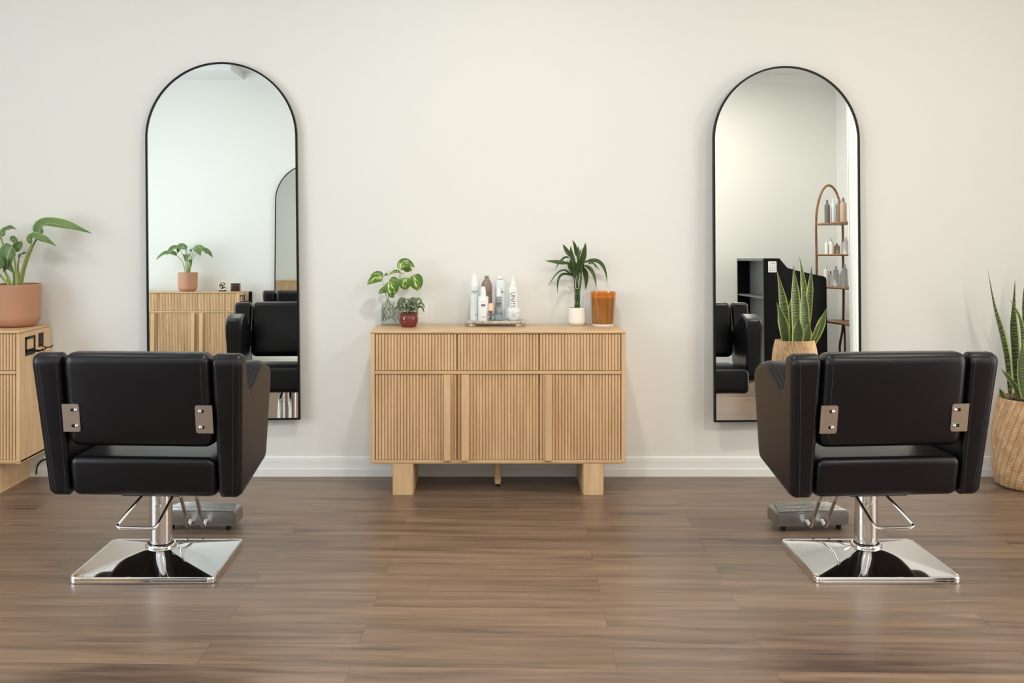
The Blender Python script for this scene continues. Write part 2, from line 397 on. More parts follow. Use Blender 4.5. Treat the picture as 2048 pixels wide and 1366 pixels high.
bm = BM(); prism(bm, BB, lambda p, s: (XL + p[0], (YO + 0.02, -0.02)[s], p[1])); struct('baseboard_left', bm, 'trim', 20)
bm = BM(); prism(bm, BB, lambda p, s: (XR - p[0], (YJ, -0.02)[s], p[1])); struct('baseboard_right', bm, 'trim', 20)
CR = [(0, 0), (0.09, 0), (0.088, -0.012), (0.075, -0.018), (0.05, -0.04), (0.025, -0.075), (0.018, -0.09), (0.008, -0.095), (0, -0.11)]
bm = BM(); prism(bm, CR, lambda p, s: ((XL, XA)[s], YO + p[0], ZC + p[1])); struct('trim_1', bm, 'trim', 20)
bm = BM(); prism(bm, CR, lambda p, s: ((XL, XR)[s], -p[0], ZC + p[1])); struct('trim_2', bm, 'trim', 20)
# boxed soffit in the ceiling corner above the left window
bm = BM(); box(bm, XL, -2.5, YO, YO + 0.6, ZC - 0.07, ZC); struct('trim_3', bm, 'ceiling', 0)

for i, (x, y) in enumerate(FILL_LAMPS):  # fixtures out of view, put in to carry the overhead fill
    where = ['over the left chair', 'over the middle sideboard', 'over the right chair', 'in the back left of the room', 'in the back middle of the room', 'in the back right of the room'][i]
    t = thing('added_fill_light', 'unseen round white recessed downlight added for fill light ' + where, 'added fill light', (x, y, ZC), 0, 'added fill downlights')
    bm = BM(); lathe(bm, [(0.075, 0), (0.095, 0), (0.095, -0.006), (0.088, -0.010), (0.075, -0.008), (0.075, 0)], 32); obj('trim_ring', bm, 'trim', t)
    bm = BM(); lathe(bm, [(0, -0.004), (0.075, -0.004)], 32)
    if 'fill_lamp_face' not in M:
        e = mat('fill_lamp_diffuser', (1, 1, 1, 1)); P_(e).inputs['Emission Color'].default_value = (1, 0.93, 0.83, 1); P_(e).inputs['Emission Strength'].default_value = 8; M['fill_lamp_face'] = e
    obj('diffuser', bm, 'fill_lamp_face', t)
    l = bpy.data.lights.new('fill_lamp', 'AREA'); l.shape = 'DISK'; l.size = 0.15; l.energy = FILL_POWER[i]; l.color = FILL_TINT[i]
    lo = bpy.data.objects.new('fill_lamp', l); COL.objects.link(lo); lo.parent = t; lo.location = (0, 0, -0.012)

# ------------------------------------------------------------------ arched mirrors
def arch(wd, h, n=72, inset=0):
    r = wd / 2; pts = [(-r + inset, inset), (r - inset, inset)]
    for i in range(n + 1):
        a = PI * i / n; pts.append(((r - inset) * math.cos(a), h - r + (r - inset) * math.sin(a)))
    return pts
def mirror(label, loc, rot, wd, h):
    t = thing('arched_mirror', label, 'mirror', loc); t.rotation_euler = rot; t['group'] = 'arched wall mirrors'
    o1, i1 = arch(wd, h), arch(wd, h, inset=0.009); bm = BM(); dF, dB = -0.024, 0.0
    rings = [[bm.verts.new((p[0], y, p[1])) for p in q] for q, y in ((o1, dB), (o1, dF), (i1, dF), (i1, dF + 0.008), (i1, dB))]
    n = len(o1)
    for a in range(5):
        A, B = rings[a], rings[(a + 1) % 5]
        for k in range(n): bm.faces.new((A[k], A[(k + 1) % n], B[(k + 1) % n], B[k]))
    obj('mirror_frame', bm, 'blackmetal', t, 40)
    bm = BM(); prism(bm, arch(wd, h, inset=0.0085), lambda p, s: (p[0], (dF + 0.006, dF + 0.010)[s], p[1])); obj('mirror_glass', bm, 'mirror', t, 0)
    bm = BM(); box(bm, -wd / 2 + 0.02, wd / 2 - 0.02, -0.012, 0.0, 0.02, h - wd / 2); obj('back_board', bm, 'rubber', t, 0)
    return t
MT = R(1.0)
# the foot of each mirror stands a little off the wall, its top rests against it
mirror('tall black-framed arched mirror behind the left salon chair', (-1.318, -0.0345, 0.289), (-MT, R(-0.8), 0), 0.762, 1.798)
mirror('tall black-framed arched mirror behind the right salon chair', (1.497, -0.056, 0.289), (-MT, 0, R(3.0)), 0.745, 1.775)
mirror('black-framed arched mirror on the opposite wall, seen only as a reflection in the left mirror', (-1.79, YO + 0.0, 0.29), (0, 0, PI), 0.762, 1.78)

# ------------------------------------------------------------------ sideboards (front toward -y)
SBW, SBD, SBH = 1.202, 0.365, 0.7706
def ribs(bm, x0, x1, z0, z1, yf, n, depth=0.0105, th=0.016, seg=8):
    poly = [(x0, yf + th)]
    p = (x1 - x0) / n; hw = p * 0.40
    for i in range(n):
        c = x0 + p * (i + 0.5); poly.append((c - hw, yf + depth))
        for k in range(1, seg): a = PI * k / seg; poly.append((c - hw * math.cos(a), yf + hw * 1.25 - hw * 1.25 * math.sin(a)))
        poly.append((c + hw, yf + depth))
    poly.append((x1, yf + th))
    prism(bm, poly, lambda q, s: (q[0], q[1], (z0, z1)[s]))
def holder(t, sx):
    """black metal tool holder screwed to the side of a sideboard; sx the outer face"""
    bm = BM(); s = 1
    def fr(y0, y1, z0, z1, w):
        box(bm, sx, sx + 0.004, y0, y1, z0, z0 + w); box(bm, sx, sx + 0.004, y0, y1, z1 - w, z1)
        box(bm, sx, sx + 0.004, y0, y0 + w, z0, z1); box(bm, sx, sx + 0.004, y1 - w, y1, z0, z1)
    fr(-0.305, -0.195, 0.662, 0.735, 0.012); box(bm, sx, sx + 0.003, -0.305, -0.195, 0.645, 0.672)
    box(bm, sx, sx + 0.004, -0.150, -0.098, 0.672, 0.738)
    for y in (-0.295, -0.255): tube(bm, catmull([(sx, y, 0.672), (sx + 0.03, y, 0.668), (sx + 0.065, y, 0.668), (sx + 0.08, y, 0.680)], 4), 0.003, 8)
    tube(bm, catmull([(sx, -0.125, 0.68), (sx + 0.02, -0.125, 0.668), (sx + 0.05, -0.125, 0.668), (sx + 0.06, -0.125, 0.678)], 4), 0.003, 8)
    o = obj('tool_holder', bm, 'blackmetal', t); o['label'] = 'black metal tool holder on the side panel'
def sideboard(label, loc, rz=0, hold=False):
    t = thing('sideboard', label, 'sideboard', loc, rz, 'fluted oak sideboards'); x0, x1 = -SBW / 2, SBW / 2; yf, yb = -SBD, 0
    fx0, fx1 = x0 + 0.021, x1 - 0.021
    bm = BM(); box(bm, x0, x1, yf, yb, SBH - 0.0135, SBH, 0.0055, 3); 
    obj('top', bm, 'oak_h', t)
    bm = BM()
    for a, b2 in ((x0, fx0), (fx1, x1)): box(bm, a, b2, yf, yb, 0.145, SBH - 0.0135, 0.010, 4, 'zfront')
    box(bm, fx0, fx1, yf + 0.03, yb, 0.163, 0.175)
    box(bm, fx0, fx1, yb - 0.012, yb, 0.163, SBH - 0.0135)
    box(bm, fx0, fx1, yf + 0.03, yb - 0.012, SBH - 0.0255, SBH - 0.0135)
    pw = (fx1 - fx0) / 3
    for i in (1, 2): box(bm, fx0 + pw * i - 0.008, fx0 + pw * i + 0.008, yf + 0.03, yb - 0.012, 0.175, SBH - 0.0255)
    obj('carcass', bm, 'oak_v', t)
    bm = BM(); box(bm, fx0, fx1, yf + 0.001, yf + 0.03, 0.5665, 0.5825, 0.0015, 1); box(bm, x0, x1, yf, yb, 0.145, 0.163, 0.005, 2)
    obj('rail', bm, 'oak_h', t)
    g = 0.0016
    for i in range(3):
        a, b2 = fx0 + pw * i + g, fx0 + pw * (i + 1) - g
        bm = BM(); ribs(bm, a, b2, 0.5850, 0.7548, yf + 0.002, 26); obj('drawer', bm, 'oak_v', t, 60)
        bm = BM(); ribs(bm, a, b2, 0.1650, 0.5640, yf + 0.002, 26); d = obj('door', bm, 'oak_v', t, 60)
        hx = b2 - 0.060 if i == 0 else a + (0.020 if i == 1 else 0.026)
        bm = BM(); box(bm, hx, hx + 0.032, yf - 0.022, yf + 0.006, 0.164, 0.5645, 0.0015, 1); obj('handle', bm, 'oak_v', d)
    for s in (-1, 1):
        bm = BM(); lx = s * (SBW / 2 - 0.153); box(bm, lx - 0.0495, lx + 0.0495, yf, yb, 0.0, 0.1455, 0.012, 3, 'z'); lg = obj('leg', bm, 'oak_v', t)
    bm = BM(); lathe(bm, [(0, 0.012), (0.0135, 0.012), (0.0155, 0.02), (0.0165, 0.1455), (0, 0.1455)], 24, (0, -0.19, 0)); lg = obj('leg', bm, 'oak_v', t)
    bm = BM(); lathe(bm, [(0, 0), (0.010, 0), (0.010, 0.012), (0, 0.012)], 16, (0, -0.19, 0)); obj('foot', bm, 'rubber', lg)
    if hold: holder(t, x1)
    return t
sideboard('light oak fluted sideboard in the middle between the two arched mirrors', (0.050, -0.016, 0))
sideboard('light oak fluted sideboard at the left edge, black tool holder on its side', (-2.801, -0.016, 0), hold=True)
SBX = -3.055
s3 = sideboard('fluted oak sideboard on the opposite wall, seen only as a reflection in the left mirror', (SBX, YO + 0.016, 0), PI)
# its holder sits on the end that faces the room's middle
bm = BM()
sx = -SBW / 2
box(bm, sx - 0.004, sx, -0.305, -0.195, 0.662, 0.674); box(bm, sx - 0.004, sx, -0.305, -0.195, 0.723, 0.735)
box(bm, sx - 0.004, sx, -0.305, -0.293, 0.662, 0.735); box(bm, sx - 0.004, sx, -0.207, -0.195, 0.662, 0.735); box(bm, sx - 0.004, sx, -0.150, -0.098, 0.672, 0.738)
for y in (-0.28, -0.125): tube(bm, [(sx, y, 0.67), (sx - 0.06, y, 0.668), (sx - 0.07, y, 0.68)], 0.003, 8)
o = obj('tool_holder', bm, 'blackmetal', s3); o['label'] = 'black metal tool holder on the side panel'

# ------------------------------------------------------------------ salon chairs (front toward +y); mir=+1 left chair, -1 right chair
def rrect(x0, x1, y0, y1, r, n=5):
    out = []
    for cx, cy, a0 in ((x1 - r, y1 - r, 0), (x0 + r, y1 - r, 90), (x0 + r, y0 + r, 180), (x1 - r, y0 + r, 270)):
        for i in range(n + 1):
            a = R(a0 + 90 * i / n); out.append((cx + r * math.cos(a), cy + r * math.sin(a)))
    return out
def fillet(corners, n=8):
    out = []; k = len(corners)
    for i in range(k):
        p = Vector(corners[i][:2]); r = corners[i][2]; a = (Vector(corners[i - 1][:2]) - p).normalized(); b = (Vector(corners[(i + 1) % k][:2]) - p).normalized()
        h = a.angle(b) / 2; t = r / math.tan(h); c = p + (a + b).normalized() * (r / math.sin(h)); s0 = p + a * t - c; s1 = p + b * t - c
        ang = s0.angle_signed(s1)
        for j in range(n + 1):
            v = s0.copy(); v.rotate(Matrix.Rotation(-ang * j / n, 2)); out.append(tuple(c + v))
    return out
PROFILE = fillet([(-.172, .286, .028), (-.262, .819, .036), (-.186, .819, .036), (-.128, .676, .020), (.040, .768, .110), (.190, .722, .070), (.182, .368, .036)])
_p = []
for i, p in enumerate(PROFILE):                    # even out the straight runs
    q = PROFILE[(i + 1) % len(PROFILE)]; m_ = max(1, int(math.dist(p, q) / 0.02))
    if math.dist(p, q) < 1e-5: continue
    for j in range(m_): _p.append((p[0] + (q[0] - p[0]) * j / m_, p[1] + (q[1] - p[1]) * j / m_))
PROFILE = _p
def offs(poly, d):
    n = len(poly); out = []
    for i in range(n):
        a, b2 = Vector(poly[(i - 1) % n]), Vector(poly[(i + 1) % n]); t = (b2 - a).normalized()
        out.append((poly[i][0] - t.y * d, poly[i][1] + t.x * d))
    return out
area = sum(PROFILE[i][0] * PROFILE[(i + 1) % len(PROFILE)][1] - PROFILE[(i + 1) % len(PROFILE)][0] * PROFILE[i][1] for i in range(len(PROFILE)))
INW = 1 if area > 0 else -1
XIN = 0.272
def xout(z): return 0.352 + 0.030 * (z - 0.293) / 0.525
def side_panel(sd):
    bm = BM(); rad = 0.024; k = 6; rings = []
    q = offs(PROFILE, INW * (rad + 0.003)); rings.append([bm.verts.new((sd * XIN, p[0], p[1])) for p in q])
    for i in range(k + 1):
        a = PI / 2 * i / k; q = offs(PROFILE, INW * rad * (1 - math.sin(a)))
        rings.append([bm.verts.new((sd * (XIN + rad * 0.6 * (1 - math.cos(a))), p[0], p[1])) for p in q])
    for i in range(k, -1, -1):
        a = PI / 2 * i / k; q = offs(PROFILE, INW * rad * (1 - math.sin(a)))
        rings.append([bm.verts.new((sd * (xout(p[1]) - rad * (1 - math.cos(a))), p[0], p[1])) for p in q])
    q = offs(PROFILE, INW * (rad + 0.003)); rings.append([bm.verts.new((sd * xout(p[1]), p[0], p[1])) for p in q])
    n = len(PROFILE)
    for i in range(len(rings) - 1):
        A, B = rings[i], rings[i + 1]
        for j in range(n): bm.faces.new((A[j], A[(j + 1) % n], B[(j + 1) % n], B[j]))
    bm.faces.new(rings[0][::-1]); bm.faces.new(rings[-1])
    return bm
def dashes(bm, path, r=0.0008, on=0.0045, off=0.0035):
    acc = 0; P = [Vector(p) for p in path]; seg = []; L_ = [0]
    for i in range(1, len(P)): L_.append(L_[-1] + (P[i] - P[i - 1]).length)
    def pos(s):
        for i in range(1, len(P)):
            if L_[i] >= s: return P[i - 1].lerp(P[i], (s - L_[i - 1]) / max(1e-9, L_[i] - L_[i - 1]))
        return P[-1]
    s = 0
    while s + on < L_[-1]:
        tube(bm, [pos(s), pos(s + on)], r, 4); s += on + off
def chair(label, loc, yaw, mir, foot_x):
    t = thing('salon_chair', label, 'salon chair', loc, 0, 'black salon chairs')
    c, s = math.cos(yaw), math.sin(yaw)
    def add(name, bm, material, par=None, sm=30, turn=True):
        for v in bm.verts:
            v.co.x *= mir
            if turn: v.co.x, v.co.y = c * v.co.x - s * v.co.y, s * v.co.x + c * v.co.y
        return obj(name, bm, material, par or t, sm)
    # chrome base
    bm = BM(); hx, hy = 0.262, 0.240
    def sq(a):  # rounded square outline, by parameter
        return rrect(-hx, hx, -hy, hy, 0.022, 5)
    outl = []
    rr = rrect(-hx, hx, -hy, hy, 0.028, 6)
    for i in range(len(rr)):
        p, q = rr[i], rr[(i + 1) % len(rr)]
        m_ = 14 if math.dist(p, q) > 0.1 else 1
        for j in range(m_): outl.append((p[0] + (q[0] - p[0]) * j / m_, p[1] + (q[1] - p[1]) * j / m_))
    prof = [(0.992, 0.0), (1.0, 0.002), (1.0, 0.0095), (0.997, 0.0110), (0.997, 0.0125), (1.0, 0.0140), (0.998, 0.0195), (0.991, 0.0235), (0.982, 0.0245), (0.966, 0.0225)]
    rings = [[bm.verts.new((p[0] * k, p[1] * k, z)) for p in outl] for k, z in prof]
    for i in range(1, 19):
        tt = i / 18; ring = []
        for p in outl:
            a = math.atan2(p[1], p[0]); q = (0.05 * math.cos(a), 0.05 * math.sin(a))
            e = tt
            ring.append(bm.verts.new((p[0] * 0.966 * (1 - e) + q[0] * e, p[1] * 0.966 * (1 - e) + q[1] * e, 0.0225 + 0.041 * tt + 0.004 * tt ** 6)))
        rings.append(ring)
    n = len(outl)
    for i in range(len(rings) - 1):
        for j in range(n): bm.faces.new((rings[i][j], rings[i][(j + 1) % n], rings[i + 1][(j + 1) % n], rings[i + 1][j]))
    bm.faces.new(rings[0][::-1]); bm.faces.new(rings[-1])
    add('base', bm, 'chrome', None, 28, False)
    bm = BM(); lathe(bm, [(0, 0.066), (0.050, 0.060), (0.057, 0.063), (0.0585, 0.069), (0.058, 0.074), (0.053, 0.079), (0.050, 0.079), (0.049, 0.073), (0, 0.073)], 48); add('collar', bm, 'chrome', None, 40)
    bm = BM(); lathe(bm, [(0, 0.074), (0.046, 0.074), (0.046, 0.080), (0.0425, 0.082), (0, 0.083)], 48); add('gasket', bm, 'rubber', None, 40)
    bm = BM(); lathe(bm, [(0, 0.081), (0.0425, 0.081), (0.0425, 0.240), (0.0415, 0.2405), (0.0415, 0.243), (0, 0.243)], 56); add('column', bm, 'chrome', None, 40)
    bm = BM(); lathe(bm, [(0, 0.243), (0.0425, 0.243), (0.0425, 0.285), (0, 0.285)], 56); sl = add('column_sleeve', bm, 'chrome', None, 40)
    bm = BM()
    for k_ in (0,):
        lathe(bm, [(0, 0), (0.006, 0), (0.006, 0.006), (0, 0.008)], 12); bmesh.ops.rotate(bm, verts=bm.verts, matrix=Matrix.Rotation(R(90), 3, 'X'))
        for v in bm.verts: v.co += Vector((-0.002, -0.0405, 0.272))
    add('sleeve_screw', bm, 'satin', sl)
    bm = BM(); box(bm, -0.11, 0.11, -0.11, 0.13, 0.279, 0.295, 0.003, 1); add('mounting_plate', bm, 'blackmetal')
    # foot pump lever
    pts = [(-.035, -.03, .285), (-.052, -.10, .258), (-.088, -.165, .205), (-.094, -.180, .192), (-.084, -.190, .186), (-.04, -.192, .185), (.03, -.192, .185), (.046, -.186, .188), (.054, -.165, .203), (.062, -.10, .245), (.070, -.03, .285)]
    bm = BM(); tube(bm, catmull(pts, 5), 0.0062, 12); add('pump_lever', bm, 'chrome', None, 60)
    # seat and back
    bm = BM(); box(bm, -0.268, 0.268, -0.178, 0.27, 0.2935, 0.440, 0.030, 5)
    for v in bm.verts:
        if v.co.y < -0.05: v.co.y -= 0.055 * (v.co.z - 0.2935) / 0.147 * 0.55
        if v.co.z > 0.4 : v.co.z += 0.010 * (1 - (v.co.x / 0.27) ** 2)
    add('seat', bm, 'vinyl', None, 40)
    bm = BM(); box(bm, -0.266, 0.266, -0.055, 0.055, 0.478, 0.822, 0.038, 6)
    bmesh.ops.subdivide_edges(bm, edges=[e for e in bm.edges if e.calc_length() > 0.2], cuts=6, use_grid_fill=True)
    for v in bm.verts:
        z = v.co.z
        if v.co.y < -0.02: v.co.y -= 0.010 * (1 - (v.co.x / 0.266) ** 2) * (1 - ((z - .65) / .172) ** 2)
        else: v.co.y += 0.018 * (1 - (v.co.x / 0.266) ** 2) * (1 - ((z - .65) / .172) ** 2)
        v.co.y += -0.185 - 0.17 * (z - 0.65)
    br_ = add('backrest', bm, 'vinyl', None, 40)
    bm = BM()
    for sx in (-0.236, 0.236):
        dashes(bm, [(sx, -0.2415 - 0.17 * (z - 0.65), z) for z in [0.515 + 0.27 * i / 20 for i in range(21)]])
        add('stitching', bm, 'thread', br_); bm = BM()
    bm.free()
    for sd in (-1, 1):
        sp = add('side_panel', side_panel(sd), 'vinyl', None, 28)
        bm = BM(); n = len(PROFILE); q = offs(PROFILE, -INW * 0.0002); ring = q + [q[0]]
        dashes(bm, [(sd * (xout(p[1]) - 0.028), p[0], p[1]) for p in ring])
        add('stitching', bm, 'thread', sp); bm = BM()
        q2 = offs(PROFILE, -INW * 0.0002)
        dashes(bm, [(sd * (XIN + 0.016), p[0], p[1]) for p in q2 + [q2[0]]])
        add('stitching', bm, 'thread', sp)
        # welt line round the outer face
        bm = BM(); q = offs(PROFILE, INW * 0.0115); tube(bm, [(sd * (xout(p[1]) - 0.0035), p[0], p[1]) for p in q], 0.0022, 6, closed=True); add('piping', bm, 'vinyl', sp)
        # steel bracket from panel to back, with two screws
        bm = BM(); x0, x1 = 0.210, 0.2725
        pl = rrect(x0, x1 + 0.012, -0.051, 0.051, 0.009); prism(bm, pl, lambda p, k_: (sd * min(p[0], x1), (-0.247 - 0.17 * (p[1] - 0.062), -0.243 - 0.17 * (p[1] - 0.062))[k_] - 0.0, 0.587 + p[1]))
        bk = add('bracket', bm, 'satin', None, 20)
        for dz in (-0.029, 0.029):
            yy = -0.247 - 0.17 * (dz - 0.062)
            bm = BM(); sl2 = rrect(0.218, 0.240, -0.0055, 0.0055, 0.005, 4); prism(bm, sl2, lambda p, k_: (sd * (p[0] + 0.002), (yy - 0.0012, yy + 0.001)[k_] - 0.17 * p[1], 0.587 + dz + p[1])); add('slot', bm, 'rubber', bk, 0)
            bm = BM(); lathe(bm, [(0, 0.0065), (0.004, 0.0055), (0.0068, 0.0025), (0.007, 0), (0, 0)], 16)
            bmesh.ops.rotate(bm, verts=bm.verts, matrix=Matrix.Rotation(R(90), 3, 'X'))
            for v in bm.verts: v.co += Vector((sd * 0.225 + 0.003, yy - 0.0012, 0.587 + dz))
            add('screw', bm, 'chrome', bk, 40)
    # footrest
    fx = foot_x * mir
    bm = BM()
    for dx in (-0.032, 0.032):
        b2 = BM(); tube(b2, catmull([(dx * 0.7 + 0.0, 0.20, 0.300), (fx * .4 + dx, 0.27, 0.235), (fx * .7 + dx * 1.0 + 0.005, 0.345, 0.10), (fx * .8 + dx, 0.380, 0.045), (fx * .8 + dx, 0.400, 0.026), (fx * .8 + dx, 0.425, 0.034), (fx * .85 + dx, 0.46, 0.055)], 5), 0.0078, 12)
        add('footrest_bar', b2, 'chrome', None, 60)
    bm.free(); bm = BM()
    prism(bm, [(fx - .155, .435), (fx + .155, .435), (fx + .155, .555), (fx + .125, .585), (fx - .125, .585), (fx - .155, .555)], lambda p, k_: (p[0], p[1], (0.020, 0.078)[k_]))
    bmesh.ops.bevel(bm, geom=bm.edges[:], offset=0.006, segments=2, affect='EDGES')
    ft = add('footrest', bm, 'alu', None, 30)
    bm = BM()
    for k_ in range(7): box(bm, fx - .145 + .004 * k_, fx + .145 - .004 * k_, .442 + k_ * .02, .452 + k_ * .02, 0.077, 0.0850, 0.0025, 2)
    add('tread', bm, 'alu', ft)
    for k_ in (-.12, .12):
        bm = BM(); lathe(bm, [(0, 0), (0.01, 0), (0.012, 0.021), (0, 0.021)], 12, (fx + k_, .46, 0)); add('foot', bm, 'rubber', ft)
    return t
CY = 4.145 + CAMY
chair('black vinyl salon chair on a chrome base, in front of the left arched mirror', (-1.230, CY, 0), R(-3.5), 1, 0.0)
chair('black salon chair before the opposite wall, only its top showing in the left mirror', (-1.600, -4.45, 0), PI, 1, 0.0)
chair('black vinyl salon chair on a chrome base, in front of the right arched mirror', (1.427, CY, 0), R(5.0), -1, -0.035)

# ------------------------------------------------------------------ things on the middle sideboard
ZT = SBH
def bottle(name, label, cat, px, y, z, parts, group='hair care products on the stone tray'):
    """parts: list of (part name, material, profile)"""
    x = (px - VX) / FPX * (y - CAMY)
    t = thing(name, label, cat, (x, y, z), 0, group)
    for pn, mt, pr in parts: bm = BM(); lathe(bm, pr, 32); obj(pn, bm, mt, t, 35)
    return t
def patch(t, r, bars, material='greyprint', name='label'):
    bm = BM()
    for (a0, a1, z0, z1) in bars:   # degrees from the front, + to the right
        n = 4; V = []
        for k in range(n + 1):
            a = R(a0 + (a1 - a0) * k / n)
            V.append([bm.verts.new(((r + d) * math.sin(a), -(r + d) * math.cos(a), z)) for d, z in ((0.0003, z0), (0.0003, z1))])
        for k in range(n): bm.faces.new((V[k][0], V[k + 1][0], V[k + 1][1], V[k][1]))
    return obj(name, bm, material, t, 40)
def wraptext(t, s, size, r, z, material='black', rot=False, ysc=1.0, xsc=1.0, name='label'):
    if rot: f = lambda x, y: ((r + .0004) * math.sin((y - size * .35) * ysc / r), -(r + .0004) * math.cos((y - size * .35) * ysc / r), z - x * xsc)
    else: f = lambda x, y: ((r + .0004) * math.sin(x * xsc / r), -(r + .0004) * math.cos(x * xsc / r), z + y * ysc)
    bm = text_mesh(s, size, f); return obj(name, bm, material, t, 0)
# stone tray
tx = at(990.5, 640, -0.105).x
t = thing('stone_tray', 'low beige stone tray on feet, on the middle sideboard under the bottles', 'tray', (tx, -0.108, ZT))
bm = BM(); box(bm, -0.151, 0.151, -0.062, 0.062, 0.014, 0.0265, 0.004, 3); obj('slab', bm, 'stone', t)
for sx in (-0.115, 0.115):
    for sy in (-0.042, 0.042):
        bm = BM(); lathe(bm, [(0, 0), (0.016, 0), (0.021, 0.005), (0.018, 0.011), (0.014, 0.0145), (0, 0.0145)], 20, (sx, sy, 0)); obj('foot', bm, 'stone', t)
TZ = ZT + 0.0265
YB, YF = -0.078, -0.138
b_ = bottle('spray_can', 'tall pale blue spray can with pointed cap, at the left end of the stone tray', 'spray can', 949, -0.098, TZ,
    [('body', 'paleblue', [(0, 0), (.0215, 0), (.0222, .004), (.0222, .168), (.0218, .171), (0, .171)]), ('cap', 'white', [(0, .171), (.0216, .171), (.0205, .182), (.0150, .203), (.0105, .220), (.0075, .226), (0, .2265)])])
patch(b_, .0222, [(-45, 45, .1475, .1485)]); patch(b_, .0222, [(-42 + 9 * k, -36 + 9 * k, .1385, .1435) for k in range(9)] + [(-20 + 8 * k, -15 + 8 * k, .1325, .1355) for k in range(5)], 'darkgrey'); patch(b_, .0222, [(8 + 8 * k, 13 + 8 * k, .025, .029) for k in range(4)] + [(34, 40, .027, .033)])
b_ = bottle('pump_bottle', 'white pump bottle with square grey label, in the front row of the stone tray', 'bottle', 966.5, YF + .006, TZ,
    [('body', 'white', [(0, 0), (.0245, 0), (.0255, .002), (.0255, .117), (.0240, .1195), (0, .1195)]), ('cap', 'white', [(0, .1195), (.0138, .1195), (.0138, .128), (.0128, .150), (.0095, .166), (.0085, .168), (0, .168)])])
patch(b_, .0255, [(-30, 30, .094, .095), (-25, 25, .072, .0825)]); patch(b_, .0255, [(-14 + 8 * k, -9 + 8 * k, .016, .020) for k in range(4)] + [(18, 23, .018, .024)]); patch(b_, .0255, [(-22, 22, .068, .0690)])
b_ = bottle('spray_can', 'taupe brown spray can with narrow neck, behind the white pump bottle', 'spray can', 973.5, YB, TZ,
    [('body', 'taupe', [(0, 0), (.0262, 0), (.0268, .004), (.0268, .165), (.025, .178), (.020, .191), (.0135, .199), (0, .200)]), ('collar', 'beige', [(0, .199), (.0145, .199), (.0148, .2025), (0, .2025)]), ('cap', 'taupe', [(0, .2025), (.011, .2025), (.0102, .216), (.0085, .218), (0, .2185)])])
patch(b_, .0268, [(-30, 50, .1525, .1535), (0, 40, .128, .142)], 'darkgrey')
b_ = bottle('dropper_bottle', 'small clear dropper bottle with peach cap, in front of the brown can', 'bottle', 981.7, YF - .004, TZ,
    [('body', 'bottleglass', [(0, 0), (.0185, 0), (.0188, .002), (.0188, .040), (.0150, .0475), (.0120, .0500), (0, .0502)]), ('cap', 'peach', [(0, .0500), (.0128, .0500), (.0130, .0775), (.0100, .0850), (.005, .0865), (0, .087)])])
patch(b_, .0188, [(-45, 50, .024, .038)], 'darkgrey'); patch(b_, .0188, [(-40, 40, .010, .011), (-30, 30, .016, .017)], 'greyprint')
b_ = bottle('spray_bottle', 'clear square spray bottle with white cap, in front of the tall pale can', 'bottle', 997.5, YF + .012, TZ,
    [('cap', 'white', [(0, .1185), (.0120, .1185), (.0120, .1300), (.0095, .1520), (.0075, .1600), (0, .1605)])])
bm = BM(); box(bm, -.0205, .0205, -.015, .015, 0, .117, .004, 3); obj('body', bm, 'bottleglass', b_)
bm = BM(); box(bm, -.018, .018, -.0125, .0125, .003, .030, .003, 2); obj('liquid', bm, 'liquid', b_)
bm = BM(); tube(bm, [(0, 0, .118), (0.001, 0, .01)], .0016, 8); obj('dip_tube', bm, 'white', b_)
for (x0, x1, z0, z1) in ((-.013, .013, .098, .0995), (-.016, .012, .078, .090), (-.014, .010, .068, .075), (.006, .016, .030, .040)):
    bm = BM(); box(bm, x0, x1, -.0156, -.0151, z0, z1); obj('label', bm, 'darkgrey', b_, 0)
b_ = bottle('spray_can', 'tall pale grey spray can with small nozzle, behind the clear square bottle', 'spray can', 1000, YB - .004, TZ,
    [('body', 'paleblue', [(0, 0), (.0248, 0), (.0255, .004), (.0255, .183), (.0238, .193), (.018, .199), (0, .2)]), ('collar', 'alu', [(0, .199), (.0135, .199), (.0135, .2035), (0, .2035)]), ('nozzle', 'white', [(0, .2035), (.0085, .2035), (.0082, .213), (.006, .218), (0, .219)])])
patch(b_, .0255, [(-10, 45, .155, .156)]); patch(b_, .0255, [(12, 24, .138, .147), (26, 36, .134, .142), (20, 30, .132, .136)], 'darkgrey')
b_ = bottle('lotion_bottle', 'white bottle with black sideways lettering and pointed nozzle, at the right of the tray', 'bottle', 1026, -.098, TZ,
    [('body', 'white', [(0, 0), (.0228, 0), (.0237, .003), (.0237, .150), (.0225, .158), (.017, .1625), (0, .163)]), ('cap', 'white', [(0, .1625), (.0140, .1625), (.0140, .176), (.0120, .1865), (.0068, .191), (.0056, .207), (.0042, .214), (0, .2145)])])
wraptext(b_, 'UNITE', .030, .0237, .100, 'black', True, 1.0, 0.92); patch(b_, .0237, [(-42, -38, .075, .135)], 'greyprint')
b_ = bottle('cream_jar', 'low round white jar with flat lid, at the front right of the stone tray', 'jar', 1027.3, YF + .004, TZ,
    [('body', 'paleblue', [(0, 0), (.018, 0), (.024, .004), (.030, .014), (.0330, .028), (.0333, .043), (0, .043)]), ('lid', 'white', [(0, .0435), (.0338, .0435), (.0338, .0580), (.0325, .0595), (0, .0600)])])
patch(b_, .0331, [(-22, 14, .0335, .035), (-12, 8, .029, .030), (-8, 10, .023, .0255)], 'greyprint')

